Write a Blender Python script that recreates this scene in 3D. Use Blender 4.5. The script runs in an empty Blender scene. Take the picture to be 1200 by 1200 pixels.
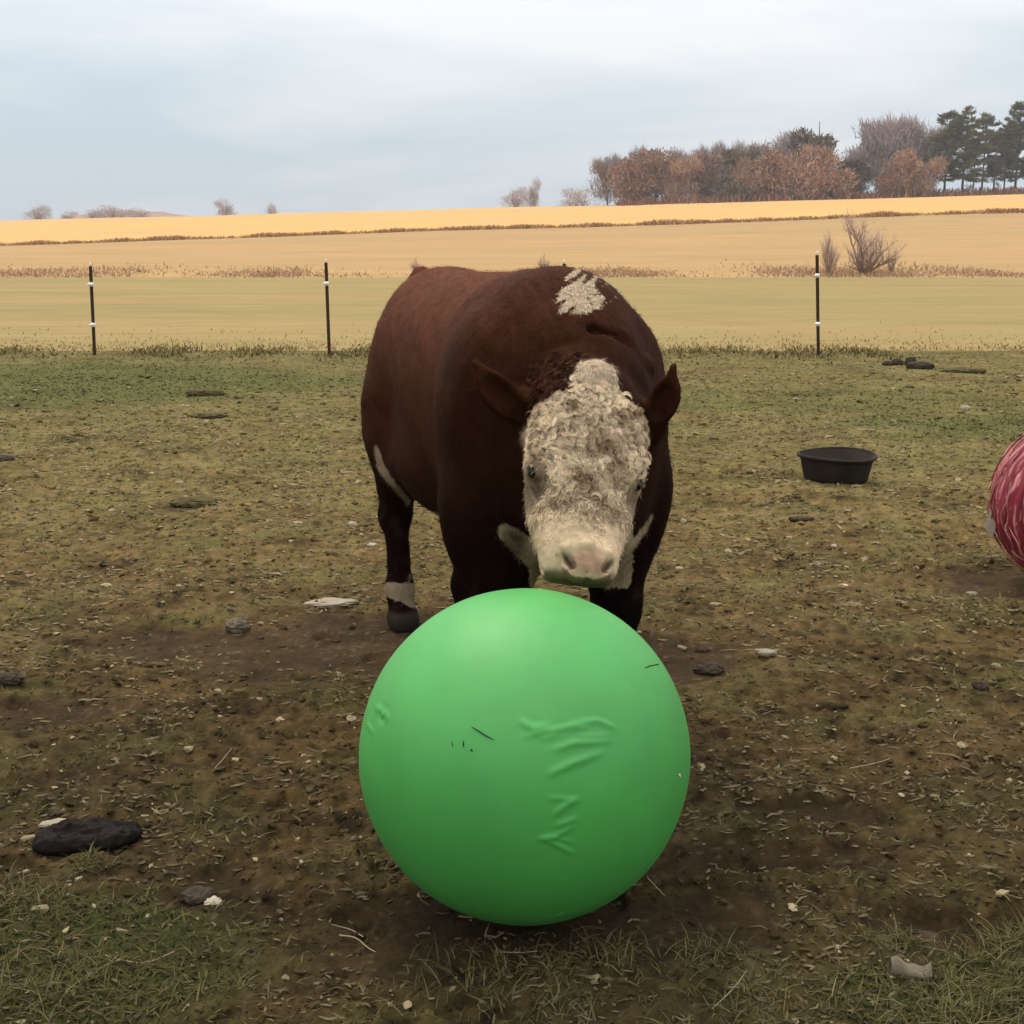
import bpy, math, random, os
import numpy as np
from mathutils import Vector, Matrix

# ------------------------------------------------------------------ camera, sky, sun, exposure
SC = bpy.context.scene
COL = SC.collection
FPX, PITCH, CAMH = 1500.0, math.radians(12.6), 1.6
cam_data = bpy.data.cameras.new('camera')
cam_data.sensor_width = 36.0
cam_data.lens = FPX / 1200.0 * 36.0
cam_data.clip_start = 0.05
cam_data.clip_end = 6000
cam = bpy.data.objects.new('camera', cam_data)
cam.location = (0, 0, CAMH)
cam.rotation_euler = (math.pi / 2 - PITCH, 0, 0)
COL.objects.link(cam)
SC.camera = cam
SC.view_settings.view_transform = 'Standard'
SC.view_settings.look = 'None'
SC.view_settings.gamma = 1.0
SC.view_settings.exposure = 0.0
SC.view_settings.use_curve_mapping = False

SUN_EL, SUN_AZ = math.radians(62), math.radians(-35)      # azimuth clockwise from +Y
world = bpy.data.worlds.new('World')
SC.world = world
world.use_nodes = True
nt = world.node_tree
nt.nodes.clear()
def wn(t, **kw):
    n = nt.nodes.new(t)
    for k, v in kw.items():
        setattr(n, k, v)
    return n
w_out = wn('ShaderNodeOutputWorld')
w_bg = wn('ShaderNodeBackground')
w_bg.inputs['Strength'].default_value = 0.1
w_sky = wn('ShaderNodeTexSky')
w_sky.sky_type = 'NISHITA'
w_sky.sun_disc = False
w_sky.sun_elevation = SUN_EL
w_sky.sun_rotation = SUN_AZ
w_tc = wn('ShaderNodeTexCoord')
w_map = wn('ShaderNodeMapping')
w_map.inputs['Scale'].default_value = (1.0, 1.0, 5.0)
w_map.inputs['Location'].default_value = (3.1, 1.7, 0.4)
w_noise = wn('ShaderNodeTexNoise')
w_noise.inputs['Scale'].default_value = 2.2
w_noise.inputs['Detail'].default_value = 5
w_noise.inputs['Roughness'].default_value = 0.5
w_noise.inputs['Distortion'].default_value = 0.3
w_ramp = wn('ShaderNodeValToRGB')
e = w_ramp.color_ramp.elements
e[0].position = 0.38; e[0].color = (5.3, 6.2, 6.95, 1)
e[1].position = 0.62; e[1].color = (8.0, 8.05, 8.2, 1)
w_mix = wn('ShaderNodeMix', data_type='RGBA')
w_mix.inputs[0].default_value = 0.93
L = nt.links.new
L(w_tc.outputs['Generated'], w_map.inputs['Vector'])
L(w_map.outputs[0], w_noise.inputs['Vector'])
L(w_noise.outputs[0], w_ramp.inputs[0])
L(w_sky.outputs[0], w_mix.inputs[6])
L(w_ramp.outputs[0], w_mix.inputs[7])
w_sep = wn('ShaderNodeSeparateXYZ')
L(w_tc.outputs['Generated'], w_sep.inputs[0])
w_grad = wn('ShaderNodeMapRange')          # an overcast sky grows brighter from the horizon to overhead
w_grad.inputs[1].default_value = 0.0; w_grad.inputs[2].default_value = 1.0
w_grad.inputs[3].default_value = 0.98; w_grad.inputs[4].default_value = 2.8
L(w_sep.outputs[2], w_grad.inputs[0])
w_mul = wn('ShaderNodeVectorMath', operation='SCALE')
L(w_mix.outputs[2], w_mul.inputs[0]); L(w_grad.outputs[0], w_mul.inputs['Scale'])
L(w_mul.outputs[0], w_bg.inputs['Color'])
L(w_bg.outputs[0], w_out.inputs['Surface'])

sun_data = bpy.data.lights.new('sun', 'SUN')
sun_data.energy = 1.7
sun_data.angle = math.radians(22)
sun_data.color = (1.0, 0.90, 0.74)
sun = bpy.data.objects.new('sun', sun_data)
sd = Vector((math.sin(SUN_AZ) * math.cos(SUN_EL), math.cos(SUN_AZ) * math.cos(SUN_EL), math.sin(SUN_EL)))
sun.rotation_euler = (-sd).to_track_quat('-Z', 'Y').to_euler()
COL.objects.link(sun)


# ------------------------------------------------------------------ helpers
random.seed(7)
R = np.random.default_rng(11)
CP, SP = math.cos(PITCH), math.sin(PITCH)

def at(px, py, Y):
    """point of the place seen at a photograph pixel when it stands Y metres ahead"""
    a, b = (px - 600) / FPX, (600 - py) / FPX
    d = np.array([a, CP + b * SP, -SP + b * CP])
    return np.array([0, 0, CAMH]) + d * (Y / d[1])

def on_ground(px, py, z=0.0):
    a, b = (px - 600) / FPX, (600 - py) / FPX
    d = np.array([a, CP + b * SP, -SP + b * CP])
    return np.array([0, 0, CAMH]) + d * ((z - CAMH) / d[2])

def hash2(ix, iy, seed):
    h = (ix.astype(np.int64) * 374761393 + iy.astype(np.int64) * 668265263 + seed * 974634777) & 0xffffffff
    h = ((h ^ (h >> 13)) * 1274126177) & 0xffffffff
    h = (h ^ (h >> 16)) & 0xffff
    return h

_ang = np.linspace(0, 2 * np.pi, 65536, endpoint=False)
_C, _S = np.cos(_ang), np.sin(_ang)
def gn(x, y, seed=0):
    x0 = np.floor(x); y0 = np.floor(y)
    fx = x - x0; fy = y - y0
    u = fx * fx * fx * (fx * (fx * 6 - 15) + 10); v = fy * fy * fy * (fy * (fy * 6 - 15) + 10)
    r = []
    for dx in (0, 1):
        for dy in (0, 1):
            h = hash2(x0 + dx, y0 + dy, seed)
            r.append(_C[h] * (fx - dx) + _S[h] * (fy - dy))
    a = r[0] + v * (r[1] - r[0]); b = r[2] + v * (r[3] - r[2])
    return (a + u * (b - a)) * 1.5

def fbm(x, y, seed=0, oct=4, rough=0.5):
    s = 0; a = 1; f = 1
    for i in range(oct):
        s = s + a * gn(x * f, y * f, seed + i * 17)
        a *= rough; f *= 2.03
    return s

def sstep(a, b, x):
    t = np.clip((x - a) / (b - a), 0, 1)
    return t * t * (3 - 2 * t)

def mesh_np(name, V, F, mat=None, parent=None, smooth=True, col=None, link=True):
    """mesh object out of arrays; F is one array or a list of arrays of triangles / quads"""
    if not isinstance(F, (list, tuple)):
        F = [F]
    F = [np.asarray(f, dtype=np.int32) for f in F if len(f)]
    me = bpy.data.meshes.new(name)
    V = np.asarray(V, dtype=np.float32)
    me.vertices.add(len(V)); me.vertices.foreach_set('co', V.ravel())
    nl = sum(f.size for f in F); npoly = sum(len(f) for f in F)
    me.loops.add(nl); me.loops.foreach_set('vertex_index', np.concatenate([f.ravel() for f in F]))
    sizes = np.concatenate([np.full(len(f), f.shape[1], dtype=np.int32) for f in F])
    starts = np.concatenate([[0], np.cumsum(sizes)[:-1]]).astype(np.int32)
    me.polygons.add(npoly); me.polygons.foreach_set('loop_start', starts)
    me.polygons.foreach_set('use_smooth', np.full(npoly, smooth, dtype=bool))
    me.update(calc_edges=True)
    if col is not None:
        at_ = me.color_attributes.new('col', 'FLOAT_COLOR', 'POINT')
        c4 = np.ones((len(V), 4), dtype=np.float32); c4[:, :3] = col
        at_.data.foreach_set('color', c4.ravel())
    if mat: me.materials.append(mat)
    o = bpy.data.objects.new(name, me)
    if parent: o.parent = parent
    if link: COL.objects.link(o)
    return o

def tag(o, label=None, cat=None, group=None, kind=None):
    if label: o['label'] = label
    if cat: o['category'] = cat
    if group: o['group'] = group
    if kind: o['kind'] = kind
    return o

def thing(name, loc, label, cat, group=None, rz=0):
    o = bpy.data.objects.new(name, None)
    o.location = loc; o.rotation_euler = (0, 0, rz)
    o.empty_display_size = 0.1
    COL.objects.link(o)
    return tag(o, label, cat, group)

class MB:
    """collects arrays of vertices and faces"""
    def __init__(s): s.V = []; s.T = []; s.Q = []; s.n = 0; s.C = []
    def add(s, V, F, col=None):
        V = np.asarray(V, dtype=np.float64).reshape(-1, 3); F = np.asarray(F, dtype=np.int64)
        s.V.append(V)
        (s.T if F.shape[1] == 3 else s.Q).append(F + s.n)
        s.n += len(V)
        if col is not None: s.C.append(np.broadcast_to(col, (len(V), 3)))
    def tube(s, pts, rad, sides=6, cap=True, col=None):
        pts = np.asarray(pts, float); n = len(pts)
        rad = np.broadcast_to(rad, (n,))
        tang = np.gradient(pts, axis=0)
        tang /= np.linalg.norm(tang, axis=1)[:, None] + 1e-12
        ref = np.array([0, 0, 1.0]) if abs(tang[0][2]) < 0.9 else np.array([1.0, 0, 0])
        A = np.cross(tang, ref); A /= np.linalg.norm(A, axis=1)[:, None] + 1e-9
        B = np.cross(tang, A)
        th = np.linspace(0, 2 * np.pi, sides, endpoint=False)
        ring = (A[:, None] * np.cos(th)[None, :, None] + B[:, None] * np.sin(th)[None, :, None]) * rad[:, None, None] + pts[:, None]
        V = ring.reshape(-1, 3)
        i = np.arange(n - 1)[:, None] * sides; j = np.arange(sides)[None]; jn = (j + 1) % sides
        Q = np.stack([i + j, i + jn, i + sides + jn, i + sides + j], -1).reshape(-1, 4)
        if cap:
            V = np.vstack([V, pts[0], pts[-1]])
            a = n * sides; b = a + 1
            j = np.arange(sides); jn = (j + 1) % sides
            T = np.vstack([np.stack([jn, j, np.full(sides, a)], -1), np.stack([j + (n - 1) * sides, jn + (n - 1) * sides, np.full(sides, b)], -1)])
            s.V.append(V); s.Q.append(Q + s.n); s.T.append(T + s.n)
        else:
            s.V.append(V); s.Q.append(Q + s.n)
        if col is not None: s.C.append(np.broadcast_to(col, (len(V), 3)))
        s.n += len(V)
    def lathe(s, prof, sides=48, loc=(0, 0, 0)):
        prof = np.asarray(prof, float); n = len(prof)
        th = np.linspace(0, 2 * np.pi, sides, endpoint=False)
        V = np.stack([prof[:, 0][:, None] * np.cos(th), prof[:, 0][:, None] * np.sin(th), np.repeat(prof[:, 1][:, None], sides, 1)], -1).reshape(-1, 3) + np.array(loc)
        i = np.arange(n - 1)[:, None] * sides; j = np.arange(sides)[None]; jn = (j + 1) % sides
        Q = np.stack([i + j, i + jn, i + sides + jn, i + sides + j], -1).reshape(-1, 4)
        s.add(V, Q)
    def build(s, name, mat=None, parent=None, smooth=True, link=True):
        V = np.vstack(s.V)
        F = []
        if s.T: F.append(np.vstack(s.T))
        if s.Q: F.append(np.vstack(s.Q))
        col = np.vstack(s.C) if s.C and sum(len(c) for c in s.C) == len(V) else None
        return mesh_np(name, V, F, mat, parent, smooth, col, link)

# ------------------------------------------------------------------ materials
def mat(name, color=(0.5, 0.5, 0.5), rough=0.7, spec=0.3, use_col=False, noise=None, bump=None, coat=0.0, sheen=0.0, rand=0.0, sss=0.0, stretch=(1, 1, 1), color2=None, nscale=None, warm_spec=False):
    """noise = (scale, amount) value variation; bump = list of (scale, strength, distance); color2+nscale = patchy second colour"""
    m = bpy.data.materials.new(name); m.use_nodes = True
    t = m.node_tree; t.nodes.clear()
    N = t.nodes.new; K = t.links.new
    out = N('ShaderNodeOutputMaterial'); b = N('ShaderNodeBsdfPrincipled')
    K(b.outputs[0], out.inputs['Surface'])
    b.inputs['Roughness'].default_value = rough
    b.inputs['Specular IOR Level'].default_value = spec
    if warm_spec: b.inputs['Specular Tint'].default_value = (1.0, 0.72, 0.55, 1)
    if coat: b.inputs['Coat Weight'].default_value = coat; b.inputs['Coat Roughness'].default_value = 0.58
    if sheen:
        b.inputs['Sheen Weight'].default_value = sheen; b.inputs['Sheen Roughness'].default_value = 0.45
    if sss:
        b.inputs['Subsurface Weight'].default_value = sss; b.inputs['Subsurface Scale'].default_value = 0.02
    tc = N('ShaderNodeTexCoord'); mp = N('ShaderNodeMapping'); mp.inputs['Scale'].default_value = stretch
    K(tc.outputs['Object'], mp.inputs[0])
    if use_col:
        a = N('ShaderNodeAttribute'); a.attribute_name = 'col'; c = a.outputs['Color']
    else:
        r = N('ShaderNodeRGB'); r.outputs[0].default_value = (*color, 1); c = r.outputs[0]
    if color2:
        n = N('ShaderNodeTexNoise'); n.inputs['Scale'].default_value = nscale; n.inputs['Detail'].default_value = 6
        n.inputs['Roughness'].default_value = 0.6
        K(mp.outputs[0], n.inputs['Vector'])
        rp = N('ShaderNodeValToRGB'); rp.color_ramp.elements[0].position = 0.38; rp.color_ramp.elements[1].position = 0.62
        K(n.outputs[0], rp.inputs[0])
        mx = N('ShaderNodeMix'); mx.data_type = 'RGBA'
        K(rp.outputs[0], mx.inputs[0]); K(c, mx.inputs[6]); mx.inputs[7].default_value = (*color2, 1)
        c = mx.outputs[2]
    if noise:
        n = N('ShaderNodeTexNoise'); n.inputs['Scale'].default_value = noise[0]; n.inputs['Detail'].default_value = 5
        n.inputs['Roughness'].default_value = 0.65
        K(mp.outputs[0], n.inputs['Vector'])
        mr = N('ShaderNodeMapRange'); mr.inputs[1].default_value = 0.3; mr.inputs[2].default_value = 0.7
        mr.inputs[3].default_value = 1 - noise[1]; mr.inputs[4].default_value = 1 + noise[1]
        K(n.outputs[0], mr.inputs[0])
        hv = N('ShaderNodeVectorMath'); hv.operation = 'SCALE'
        K(c, hv.inputs[0]); K(mr.outputs[0], hv.inputs['Scale']); c = hv.outputs[0]
    if rand:
        oi = N('ShaderNodeObjectInfo'); mr = N('ShaderNodeMapRange')
        mr.inputs[3].default_value = 1 - rand; mr.inputs[4].default_value = 1 + rand
        K(oi.outputs['Random'], mr.inputs[0])
        hv = N('ShaderNodeVectorMath'); hv.operation = 'SCALE'
        K(c, hv.inputs[0]); K(mr.outputs[0], hv.inputs['Scale']); c = hv.outputs[0]
    K(c, b.inputs['Base Color'])
    prev = None
    for (sc, st, di) in (bump or []):
        n = N('ShaderNodeTexNoise'); n.inputs['Scale'].default_value = sc; n.inputs['Detail'].default_value = 4
        n.inputs['Roughness'].default_value = 0.6
        K(mp.outputs[0], n.inputs['Vector'])
        bp = N('ShaderNodeBump'); bp.inputs['Strength'].default_value = st; bp.inputs['Distance'].default_value = di
        K(n.outputs[0], bp.inputs['Height'])
        if prev: K(prev, bp.inputs['Normal'])
        prev = bp.outputs[0]
    if prev: K(prev, b.inputs['Normal'])
    return m

M = {}
M['ground'] = mat('muddy_ground', use_col=True, rough=0.9, spec=0.05, noise=(60, 0.28), bump=[(45, 0.7, 0.012), (170, 0.6, 0.004)])
M['pasture'] = mat('pasture_grass', (0.315, 0.215, 0.088), 0.95, 0.05, color2=(0.265, 0.200, 0.080), nscale=0.16, noise=(1.2, 0.12), bump=[(9, 0.5, 0.05)], stretch=(0.35, 1.6, 1))
M['field_low'] = mat('pale_stubble', (0.42, 0.252, 0.105), 0.95, 0.03, color2=(0.37, 0.232, 0.105), nscale=0.03, noise=(0.35, 0.12), bump=[(2, 0.4, 0.1)], stretch=(0.3, 1.5, 1))
M['field_high'] = mat('golden_stubble', (0.60, 0.345, 0.108), 0.95, 0.03, color2=(0.55, 0.325, 0.135), nscale=0.022, noise=(0.3, 0.08), bump=[(2, 0.3, 0.1)], stretch=(0.25, 1.0, 1))
M['far_land'] = mat('far_land', (0.30, 0.20, 0.12), 0.95, 0.03, noise=(0.02, 0.2))
M['hill'] = mat('brown_hill', (0.32, 0.21, 0.15), 0.95, 0.03, noise=(0.05, 0.2))
M['coat'] = mat('bull_coat', use_col=True, warm_spec=True, rough=0.6, spec=0.02, sheen=0.0, noise=(14, 0.16), bump=[(70, 0.35, 0.004), (240, 0.35, 0.0015)], stretch=(1, 1, 0.55))
M['hair'] = mat('bull_hair', use_col=True, warm_spec=True, rough=0.8, spec=0.02)
M['eye'] = mat('wet_eye', (0.006, 0.004, 0.003), 0.22, 0.25)
M['ball_green'] = mat('green_rubber', (0.054, 0.315, 0.050), 0.55, 0.5, noise=(3, 0.12), bump=[(6, 0.15, 0.01), (40, 0.08, 0.002)], coat=0.28)
M['ball_red'] = mat('red_rubber', use_col=True, rough=0.55, spec=0.25, noise=(8, 0.12), bump=[(20, 0.25, 0.004)], stretch=(1, 1, 0.3))
M['debris'] = mat('dry_debris', (0.02, 0.014, 0.008), 0.9, 0.1)
M['tub'] = mat('black_rubber_tub', (0.024, 0.017, 0.012), 0.7, 0.10, noise=(9, 0.4), bump=[(60, 0.2, 0.002)])
M['post'] = mat('dark_brown_post', (0.045, 0.02, 0.010), 0.7, 0.2, noise=(20, 0.25))
M['insul'] = mat('white_insulator', (0.85, 0.80, 0.68), 0.4, 0.4)
M['dung'] = mat('wet_dung', (0.012, 0.008, 0.006), 0.45, 0.04, noise=(20, 0.2), bump=[(25, 0.5, 0.008), (90, 0.5, 0.004)])
M['clod'] = mat('dark_clod', (0.050, 0.034, 0.020), 0.8, 0.2, noise=(40, 0.3), bump=[(60, 0.6, 0.006)])
M['stone'] = mat('pale_stone', (0.27, 0.215, 0.145), 0.8, 0.2, noise=(30, 0.2), bump=[(50, 0.4, 0.004)], rand=0.2)
M['stone_white'] = mat('white_stone', (0.42, 0.345, 0.245), 0.7, 0.2, noise=(40, 0.15), bump=[(60, 0.3, 0.003)])
M['turf'] = mat('dark_turf', (0.095, 0.072, 0.030), 0.9, 0.1, noise=(20, 0.35), bump=[(30, 0.8, 0.02)])
M['wood'] = mat('weathered_wood', (0.15, 0.115, 0.075), 0.85, 0.15, noise=(25, 0.3), bump=[(40, 0.5, 0.004)], stretch=(0.3, 2, 2))
M['scatter'] = mat('loose_bits', use_col=True, rough=0.85, spec=0.06)
M['blade'] = mat('grass_blades', use_col=True, rough=0.75, spec=0.06)
M['bark'] = mat('grey_brown_bark', (0.20, 0.13, 0.10), 0.9, 0.1, noise=(2, 0.3))
M['bark_pine'] = mat('dark_pine_bark', (0.10, 0.07, 0.05), 0.9, 0.1, noise=(2, 0.3))
M['brown_crown'] = mat('dry_brown_leaves', (0.46, 0.26, 0.15), 0.9, 0.05, color2=(0.29, 0.165, 0.10), nscale=0.35, rand=0.2)
M['tan_crown'] = mat('tan_twigs', (0.50, 0.31, 0.20), 0.9, 0.05, color2=(0.38, 0.22, 0.14), nscale=0.3, rand=0.15)
M['grey_crown'] = mat('mauve_grey_twigs', (0.36, 0.27, 0.24), 0.9, 0.05, noise=(0.4, 0.25), rand=0.12)
M['pine_crown'] = mat('pine_needles', (0.105, 0.10, 0.042), 0.8, 0.1, color2=(0.16, 0.14, 0.06), nscale=0.5, rand=0.2)
M['cedar_crown'] = mat('dark_cedar_needles', (0.19, 0.14, 0.085), 0.8, 0.1, noise=(0.6, 0.3), rand=0.2)
M['shrub_bark'] = mat('shrub_bark', (0.30, 0.20, 0.135), 0.9, 0.1)
M['far_crown'] = mat('pale_far_twigs', (0.50, 0.36, 0.31), 0.9, 0.05, noise=(0.4, 0.2), rand=0.12)
M['weed'] = mat('dry_weeds', use_col=True, rough=0.9, spec=0.05)

# ------------------------------------------------------------------ terrain
FENCE_Y, PAST_Y, LOW_Y, TOP_Y = 16.9, 60.0, 180.0, 320.0

wet_shade_blobs = [(*on_ground(360, 755)[:2], 1.0, 0.42), (*on_ground(465, 740)[:2], 0.6, 0.35), (*on_ground(1110, 1085)[:2], 0.22, 0.12), (*on_ground(600, 1085)[:2], 0.62, 0.24), (*on_ground(1200, 680)[:2], 0.6, 0.3), (*on_ground(780, 770)[:2], 0.45, 0.3),  # wet mud; the patch under the green ball also paints its shade
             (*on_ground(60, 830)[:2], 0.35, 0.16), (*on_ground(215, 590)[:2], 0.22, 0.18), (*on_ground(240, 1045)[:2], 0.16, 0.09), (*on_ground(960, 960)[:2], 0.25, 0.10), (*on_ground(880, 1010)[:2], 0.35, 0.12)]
green_blobs = [(*on_ground(60, 450)[:2], 3.2, 2.2, 1.0), (*on_ground(1190, 500)[:2], 1.4, 0.8, 1.0), (*on_ground(50, 1120)[:2], 0.55, 0.33, 0.9), (*on_ground(1150, 1170)[:2], 0.38, 0.20, 0.9), (*on_ground(950, 470)[:2], 3.0, 1.2, 0.4),
               (*on_ground(1080, 1190)[:2], 0.3, 0.1, 0.5), (*on_ground(230, 1090)[:2], 0.25, 0.1, 0.5)]
def blob(x, y, b, seed=3):
    n = gn(x * 1.7 / max(b[2], .2), y * 1.7 / max(b[3], .1), seed) * 0.35 + gn(x * 6, y * 6, seed + 1) * 0.15
    r = np.sqrt(((x - b[0]) / b[2]) ** 2 + ((y - b[1]) / b[3]) ** 2) + n
    return 1 - sstep(0.55, 1.15, r)

def masks(x, y):
    wet = np.zeros_like(x); green = np.zeros_like(x)  # wet covers mud and the painted shade below the green ball
    for b in wet_shade_blobs: wet = np.maximum(wet, blob(x, y, b))
    for b in green_blobs: green = np.maximum(green, b[4] * blob(x, y, b, 9))
    grass = sstep(5.6, 10.5, y + 1.2 * fbm(x / 1.8, y / 1.8, 31, 3))
    grass = np.clip(grass * (0.75 + 0.5 * fbm(x / 0.9, y / 0.7, 41, 3)), 0, 1)
    nearg = (1 - sstep(2.5, 3.4, y)) * np.clip(0.35 + 1.2 * fbm(x / 0.35, y / 0.3, 51, 3), 0, 1) * 0.8
    midg = np.clip(0.25 + 1.3 * fbm(x / 0.45, y / 0.35, 57, 3), 0, 1) * 0.75
    grass = np.maximum(np.maximum(grass, nearg), midg) * (1 - wet)
    green = green * (1 - wet)
    return wet, green, grass

def ground_h(x, y):
    wet, green, grass = masks(x, y)
    rough = 1 - 0.85 * wet - 0.35 * grass * (y > 5)
    near = 1 - sstep(6, 15, y) * 0.3
    h = 0.025 * fbm(x / 2.3, y / 2.3, 1, 2)
    h = h + 1.25 * rough * near * (0.016 * fbm(x / 0.42, y / 0.42, 5, 2)
        + 0.011 * np.abs(gn(x / 0.15, y / 0.13, 8)) * 1.4 + 0.010 * np.abs(gn(x / 0.065, y / 0.06, 9)) * 1.3 + 0.006 * gn(x / 0.028, y / 0.028, 10))
    h = h - 0.012 * wet
    p = wet_shade_blobs[2]
    h = h - 0.03 * blob(x, y, (p[0] + .02, p[1] + .02, .16, .08))
    # hoof prints in the soft ground
    rg_ = np.random.default_rng(77)
    for k in range(90):
        hy = math.exp(rg_.uniform(math.log(2.3), math.log(9.0))); hx = rg_.uniform(-1, 1) * (0.42 * hy + 0.2); an = rg_.uniform(0, 6.28); dp = rg_.uniform(0.008, 0.022)
        m_ = (np.abs(x - hx) < 0.14) & (np.abs(y - hy) < 0.14)
        if not m_.any(): continue
        dx = x[m_] - hx; dy = y[m_] - hy
        u_ = (dx * math.cos(an) + dy * math.sin(an)) / 0.060; v_ = (-dx * math.sin(an) + dy * math.cos(an)) / 0.048
        r_ = np.sqrt(u_ * u_ + v_ * v_)
        h[m_] += -dp * (1 - sstep(0.75, 1.05, r_)) * (1 - 0.5 * np.exp(-(v_ / 0.18) ** 2)) + dp * 0.45 * np.exp(-((r_ - 1.25) / 0.22) ** 2)
    # the balls and the hooves press into ground that is level where they stand
    for cx, cy, r in ((BALL[0], BALL[1], 0.30), (RBALL[0], RBALL[1], 0.35)):
        k = 1 - sstep(r * 0.4, r, np.hypot(x - cx, y - cy))
        h = h * (1 - k) - 0.004 * k
    h = h * (1 - sstep(FENCE_Y - 1.0, FENCE_Y - 0.1, y))
    return h

def ground_col(x, y):
    wet, green, grass = masks(x, y)
    n1 = fbm(x / 0.6, y / 0.45, 61, 4) ; n2 = gn(x / 0.05, y / 0.05, 71); n3 = fbm(x / 0.14, y / 0.10, 81, 2)
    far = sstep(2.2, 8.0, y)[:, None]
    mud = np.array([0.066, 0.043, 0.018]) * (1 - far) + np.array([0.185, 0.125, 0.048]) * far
    n4 = fbm(x / 0.07, y / 0.06, 111, 3, 0.65)
    mud = mud * (1 + 0.45 * n4 + 0.35 * n1 + 0.35 * n3 + 0.30 * n2)[:, None]
    dk = sstep(0.25, 0.75, fbm(x / 0.9, y / 0.4, 91, 3))[:, None]
    mud = mud * (1 - 0.45 * dk)
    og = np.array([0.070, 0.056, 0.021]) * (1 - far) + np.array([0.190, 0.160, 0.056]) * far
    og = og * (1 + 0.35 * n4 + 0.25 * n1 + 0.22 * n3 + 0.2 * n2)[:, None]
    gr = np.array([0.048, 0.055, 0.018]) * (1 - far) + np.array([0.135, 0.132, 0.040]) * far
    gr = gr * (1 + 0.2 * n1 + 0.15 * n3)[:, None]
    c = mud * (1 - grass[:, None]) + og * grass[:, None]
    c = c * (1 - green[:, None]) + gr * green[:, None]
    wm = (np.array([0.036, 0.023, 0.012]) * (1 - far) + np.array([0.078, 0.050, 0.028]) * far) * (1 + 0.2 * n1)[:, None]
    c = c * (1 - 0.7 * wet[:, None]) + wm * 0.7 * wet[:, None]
    chip = sstep(0.52, 0.7, gn(x / 0.030, y / 0.020, 101) + 0.25 * n1)[:, None]
    c = c * (1 - chip * 0.7) + np.array([0.24, 0.19, 0.12]) * (0.45 + 0.55 * far) * chip * 0.7
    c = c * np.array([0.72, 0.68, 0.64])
    return np.clip(c, np.array([0.016, 0.0115, 0.006]), 0.8)

BALL = (at(614.5, 887, 2.82)[0], 2.82, 0.3876)
RBALL = (at(1268, 595, 5.62)[0], 5.62, 0.385)

def far_z(x, y):
    """height of the fields beyond the fence"""
    xp = np.clip(x, -400, 400)
    ys = np.array([FENCE_Y, 30, PAST_Y, 110, LOW_Y, 250, TOP_Y, 420, 700])
    z0 = np.array([0.0, -0.12, -0.72, -0.25, 1.2, 3.7, 6.0, 4.0, 0.0])
    k = np.array([0.0, 0.0, 0.0, 0.008, 0.032, 0.029, 0.026, 0.01, 0.0])
    z = np.interp(y, ys, z0) + np.interp(y, ys, k) * xp
    w = sstep(20, 60, y) * 0.05 + sstep(100, 200, y) * 0.15
    return z + w * fbm(x / 45, y / 45, 201, 2) * sstep(PAST_Y, 90, y)

def build_terrain():
    nu, nv = 520, 620
    u = np.linspace(-1, 1, nu)
    w_ = np.concatenate([np.geomspace(1.012, 2.4, 55), [3.2, 4.5, 7, 14]])
    u = np.concatenate([-w_[::-1], u, w_])
    v = np.concatenate([[-25, -10, -4, -1, 0.3, 1.0, 1.4], np.geomspace(1.7, FENCE_Y, nv)])
    U, Vv = np.meshgrid(u, v)
    hw = 0.47 * np.maximum(Vv, 1.7) + 0.75
    X = (U * hw).ravel(); Y = Vv.ravel()
    Z = ground_h(X, Y)
    W = len(u); H = len(v)
    i = np.arange(H - 1)[:, None] * W; j = np.arange(W - 1)[None]
    Q = np.stack([i + j, i + j + 1, i + W + j + 1, i + W + j], -1).reshape(-1, 4)
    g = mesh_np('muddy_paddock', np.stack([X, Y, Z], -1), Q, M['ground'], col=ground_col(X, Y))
    tag(g, kind='structure')
    def strip(name, y0, y1, ny, m, half):
        uu = np.sign(np.linspace(-1, 1, 161)) * np.abs(np.linspace(-1, 1, 161)) ** 1.6
        yy = np.linspace(y0, y1, ny)
        U, Y = np.meshgrid(uu * half, yy)
        X = U.ravel(); Y = Y.ravel()
        W = 161
        i = np.arange(ny - 1)[:, None] * W; j = np.arange(W - 1)[None]
        Q = np.stack([i + j, i + j + 1, i + W + j + 1, i + W + j], -1).reshape(-1, 4)
        tag(mesh_np(name, np.stack([X, Y, far_z(X, Y)], -1), Q, m), kind='structure')
    strip('pasture', FENCE_Y, PAST_Y, 40, M['pasture'], 900)
    strip('stubble_field', PAST_Y, LOW_Y, 50, M['field_low'], 900)
    strip('golden_field', LOW_Y, TOP_Y, 50, M['field_high'], 900)
    strip('far_land', TOP_Y, 1200, 60, M['far_land'], 900)
    # low brown hill behind the ridge on the left
    xs = np.linspace(-300, -140, 80); ys = np.linspace(560, 700, 20)
    X, Y = np.meshgrid(xs, ys); X = X.ravel(); Y = Y.ravel()
    c = at(150, 250, 620)
    Z = 9.2 * np.exp(-((X - c[0]) / 42) ** 2 * 1.0) * np.clip(1 - ((Y - 630) / 70) ** 2, 0, 1) + 0.0 - 0.4 + 0.5 * fbm(X / 12, Y / 12, 3, 3)
    Z = Z - 3 * (np.abs(X + 220) > 78)
    i = np.arange(19)[:, None] * 80; j = np.arange(79)[None]
    Q = np.stack([i + j, i + j + 1, i + 80 + j + 1, i + 80 + j], -1).reshape(-1, 4)
    tag(mesh_np('brown_hill', np.stack([X, Y, Z], -1), Q, M['hill']), kind='structure')

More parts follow.
